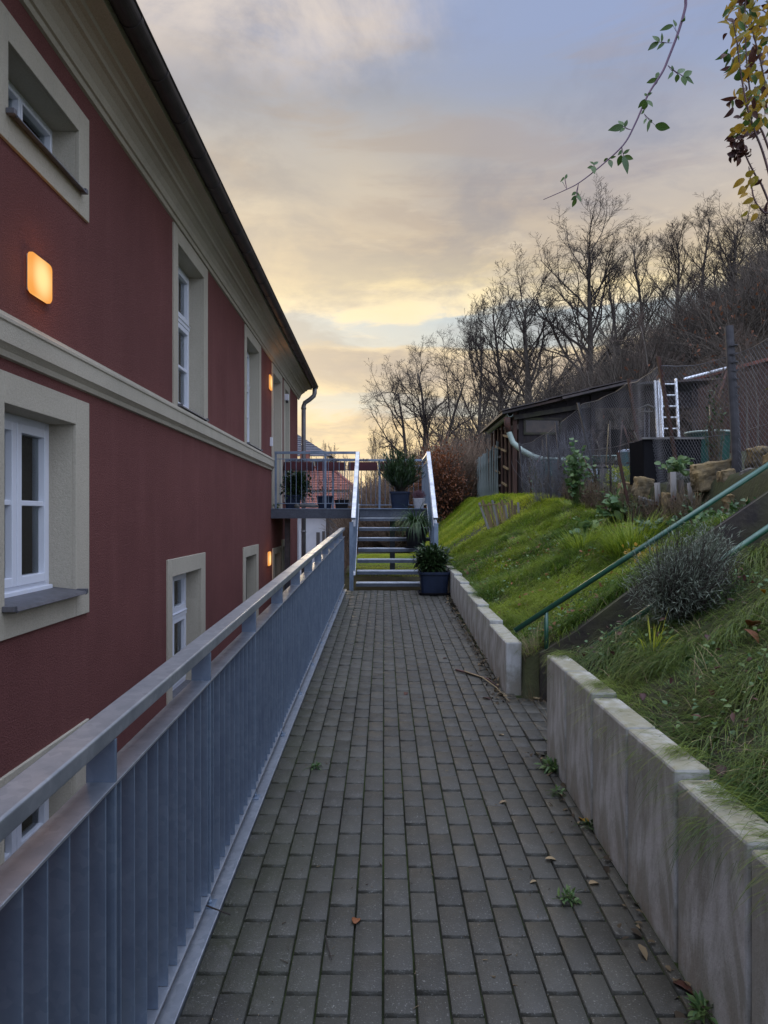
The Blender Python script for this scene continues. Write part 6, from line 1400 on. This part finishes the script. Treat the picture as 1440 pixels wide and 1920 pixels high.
for ci, cn in enumerate(canes):
    d = D2 + .08 * ci - .2; pp = bez([P(a, b_, d) for a, b_ in cn], 8); pp = [Vector((2.35 + .03 * ci, 2.9, g0(2.35, 2.9) - .05))] + pp if ci != 4 else pp
    cm.tube(pp, [.0055 * (1 - .7 * q_ / len(pp)) for q_ in range(len(pp))], 6)
    for q_ in range(10, len(pp) - 1, 1):
        a_ = pp[q_]; th = Vector((random.gauss(0, 1), random.gauss(0, 1), .3)).normalized() * .012; cm.tube([a_, a_ + th], [.0015, .0003], 4)
    for q_ in range(14, len(pp)):
        for _ in range(3 if ci not in (0, 1, 4) else 2): leafpos.append(pp[q_] + Vector((random.gauss(0, .035), random.gauss(0, .05), random.gauss(0, .03))))
setpar(cm.build('canes', M['cane'], smooth=True), ys_)
def leafset(pos, Lr, Wr, m, name, dropz=-.6, nm=1):
    n = len(pos); bs = np.array([tuple(p_) for p_ in pos]); d_ = rng.normal(0, .7, (n, 3)) + np.array([-.4, 0, dropz]); Vv, Qq, k = leaves(bs, d_, rng.normal(0, .6, (n, 3)) + np.array([0, -1, .3]), rng.uniform(*Lr, n), rng.uniform(*Wr, n), rng.uniform(.2, 1.4, n), 6, 'leaf', fold=.35)
    setpar(np_mesh(name, Vv, Qq, M[m], rnd=np.repeat(rng.random(n), k), smooth=True), ys_)
random.shuffle(leafpos); sky_ok = [p_ for p_ in leafpos if 720 + p_.x / p_.y * F > 1362 and 968 - (p_.z - EYE) / p_.y * F < 400]
up_ = [p_ for p_ in sky_ok if 968 - (p_.z - EYE) / p_.y * F < 250]; lo_ = [p_ for p_ in sky_ok if p_ not in up_]
nu = len(up_); leafset(up_[:int(nu * .60)], (.028, .058), (.014, .028), 'leafy', 'yellow_leaves'); leafset(up_[int(nu * .60):int(nu * .8)] + lo_[:10], (.03, .06), (.012, .026), 'leafb', 'brown_leaves'); leafset(up_[int(nu * .8):], (.03, .06), (.015, .03), 'leafg', 'green_leaves')
leafset([P(random.uniform(1372, 1400), random.uniform(258, 295), 2.75) for _ in range(42)], (.018, .04), (.012, .022), 'leafb', 'dead_flower_cluster')
leafset([P(a, b_, 2.7) for a, b_ in [(1398, 330), (1396, 350), (1405, 345), (1402, 362), (1415, 335), (1420, 330), (1408, 385), (1420, 400), (1413, 372), (1402, 395), (1396, 335)]], (.03, .05), (.016, .026), 'leafy', 'lower_leaves')

# ------------------------------------------------------------------ houses beyond
wb = empty('white_annexe', (-3.2, 26, -1.4), 'white rendered low building with narrow dark windows seen under the balcony', 'building')
b = MB(); x0, x1 = -6.0, -2.02
wins = [(-3.02, -2.88, -.55), (-2.62, -2.46, -.55), (-2.28, -2.14, -.5)]
def pxx(px, d): return (px - 720) / F * d
b.box(-7.5, pxx(611, 26), 26, 26.2, -2.4, 1.70); b.box(pxx(613, 26) + .03, pxx(643, 26.6), 26.5, 26.7, -2.4, 1.62); b.box(-7.5, -1.5, 26.72, 30, -2.4, 1.5); sh_(b, 'wall', M['white_render'], root=wb)
for px0, px1, yt in ((566, 571, 1001), (593, 599.5, 998), (604, 609, 996)):
    b = MB(); b.box(pxx(px0, 25.98), pxx(px1, 25.98), 25.97, 25.995, -.6, EYE - (yt - 968) / F * 26); sh_(b, 'window', M['room'], root=wb)
b = MB(); b.tube([(pxx(613.5, 26.1), 26.12, -2.4), (pxx(613.5, 26.1), 26.12, 1.7)], .05, 8); sh_(b, 'downpipe', M['pipe'], root=wb)
def roofplane(mb, pts, rows, th=.07):
    """tiled slope: overlapping courses between the two long edges (a0,a1 low edge; b0,b1 high edge)"""
    a0, a1, b1, b0 = [Vector(p_) for p_ in pts]
    for k in range(rows):
        f0, f1 = k / rows, (k + 1.15) / rows; n_ = (a1 - a0).cross(b0 - a0).normalized() * th; f1 = min(f1, 1)
        p0, p1, p2, p3 = a0.lerp(b0, f0), a1.lerp(b1, f0), a1.lerp(b1, f1), a0.lerp(b0, f1)
        mb.add([p0 + n_, p1 + n_, p2, p3, p0 - n_ * .2, p1 - n_ * .2, p2 - n_ * 1.0, p3 - n_ * 1.0], [(0, 1, 2, 3), (4, 7, 6, 5), (0, 4, 5, 1), (1, 5, 6, 2), (2, 6, 7, 3), (3, 7, 4, 0)])
b = MB(); roofplane(b, [(-7.6, 26.0 - .3, 1.75), (-1.30, 25.7, 1.75), (-1.30, 28.8, 2.42), (-7.6, 28.8, 2.42)], 10, .03); sh_(b, 'roof', M['redtile'], root=wb)
rh = empty('red_roof_house', (-4, 33, -1.5), 'house with a hipped red tiled roof beyond the balcony', 'house')
b = MB(); b.box(-9, -1.5, 31.4, 36.5, -2.5, 2.62); sh_(b, 'wall', M['beige'], root=rh)
for x in np.arange(-4.4, -1.6, .42): b = MB(); b.box(x, x + .24, 31.37, 31.395, 2.42, 2.56); sh_(b, 'window', M['upvc'], root=rh)
b = MB(); roofplane(b, [(-9.4, 31.0, 2.60), (-1.12, 31.0, 2.60), (-2.45, 34.0, 3.70), (-9.4, 34.0, 3.70)], 13, .035); roofplane(b, [(-1.12, 31.0, 2.60), (-1.12, 37.0, 2.60), (-2.45, 34.0, 3.70), (-2.45, 34.0, 3.70)], 13, .03)
sh_(b, 'roof', M['redtile'], root=rh); b = MB(); b.tube([(-1.12, 31.0, 2.64), (-2.45, 34.0, 3.76)], .06, 8); b.tube([(-2.45, 34, 3.76), (-9.4, 34, 3.76)], .06, 8); sh_(b, 'ridge_tiles', M['redtile'], root=rh)
b = MB(); b.box(-3.75, -3.35, 33.0, 33.5, 3.2, 4.35); b.box(-3.8, -3.3, 32.95, 33.55, 4.35, 4.42); sh_(b, 'chimney', M['redtile'], root=rh)
sh3 = empty('slate_roof_house', (-8, 46, -1.5), 'cream house with a dark slate roof peeping out behind the downpipe', 'house')
b = MB(); b.box(-14, -4.0, 46, 52, -2.5, 5.05); sh_(b, 'wall', M['beige'], root=sh3)
b = MB(); roofplane(b, [(-14, 45.5, 5.2), (-3.25, 45.5, 5.2), (-6.2, 49, 7.2), (-14, 49, 7.2)], 12, .04); roofplane(b, [(-3.25, 45.5, 5.2), (-3.25, 52.5, 5.2), (-6.2, 49, 7.2), (-6.2, 49, 7.2)], 12, .04); sh_(b, 'roof', M['slate'], root=sh3)
b = MB(); b.box(-4.3, -3.6, 45.98, 46.02 - .03, 3.9, 5.0); sh_(b, 'window', M['room'], root=sh3)
fs = empty('far_grey_shed', (6, 44, 2.5), 'small grey shed with a pale roof edge far behind the rust coloured hedge', 'shed')
b = MB(); xa, xb = pxx(838, 40), pxx(880, 40); b.box(xa, xb, 40, 42.5, 1.0, EYE + (968 - 906) / F * 40); sh_(b, 'wall', M['greystone'], root=fs); b = MB(); b.box(xa - .15, xb + .15, 39.7, 42.8, EYE + (968 - 905) / F * 40, EYE + (968 - 902) / F * 40); sh_(b, 'roof', M['felt'], root=fs)
b = MB()
for q_ in range(12): xx_ = xa - .15 + q_ * (xb - xa + .3) / 12; b.box(xx_, xx_ + .07, 39.68, 39.71, EYE + (968 - 903) / F * 40, EYE + (968 - 900) / F * 40)
sh_(b, 'roof_edge', M['alu'], root=fs)
b = MB(); b.box(xa + .35, xa + .75, 39.97, 39.99, EYE + (968 - 925) / F * 40, EYE + (968 - 912) / F * 40); sh_(b, 'window', M['room'], root=fs)

for p_ in protos + list(Bp.values()):
    for ch in list(p_.children): bpy.data.objects.remove(ch)
    bpy.data.objects.remove(p_)
scene.cycles.use_denoising = True
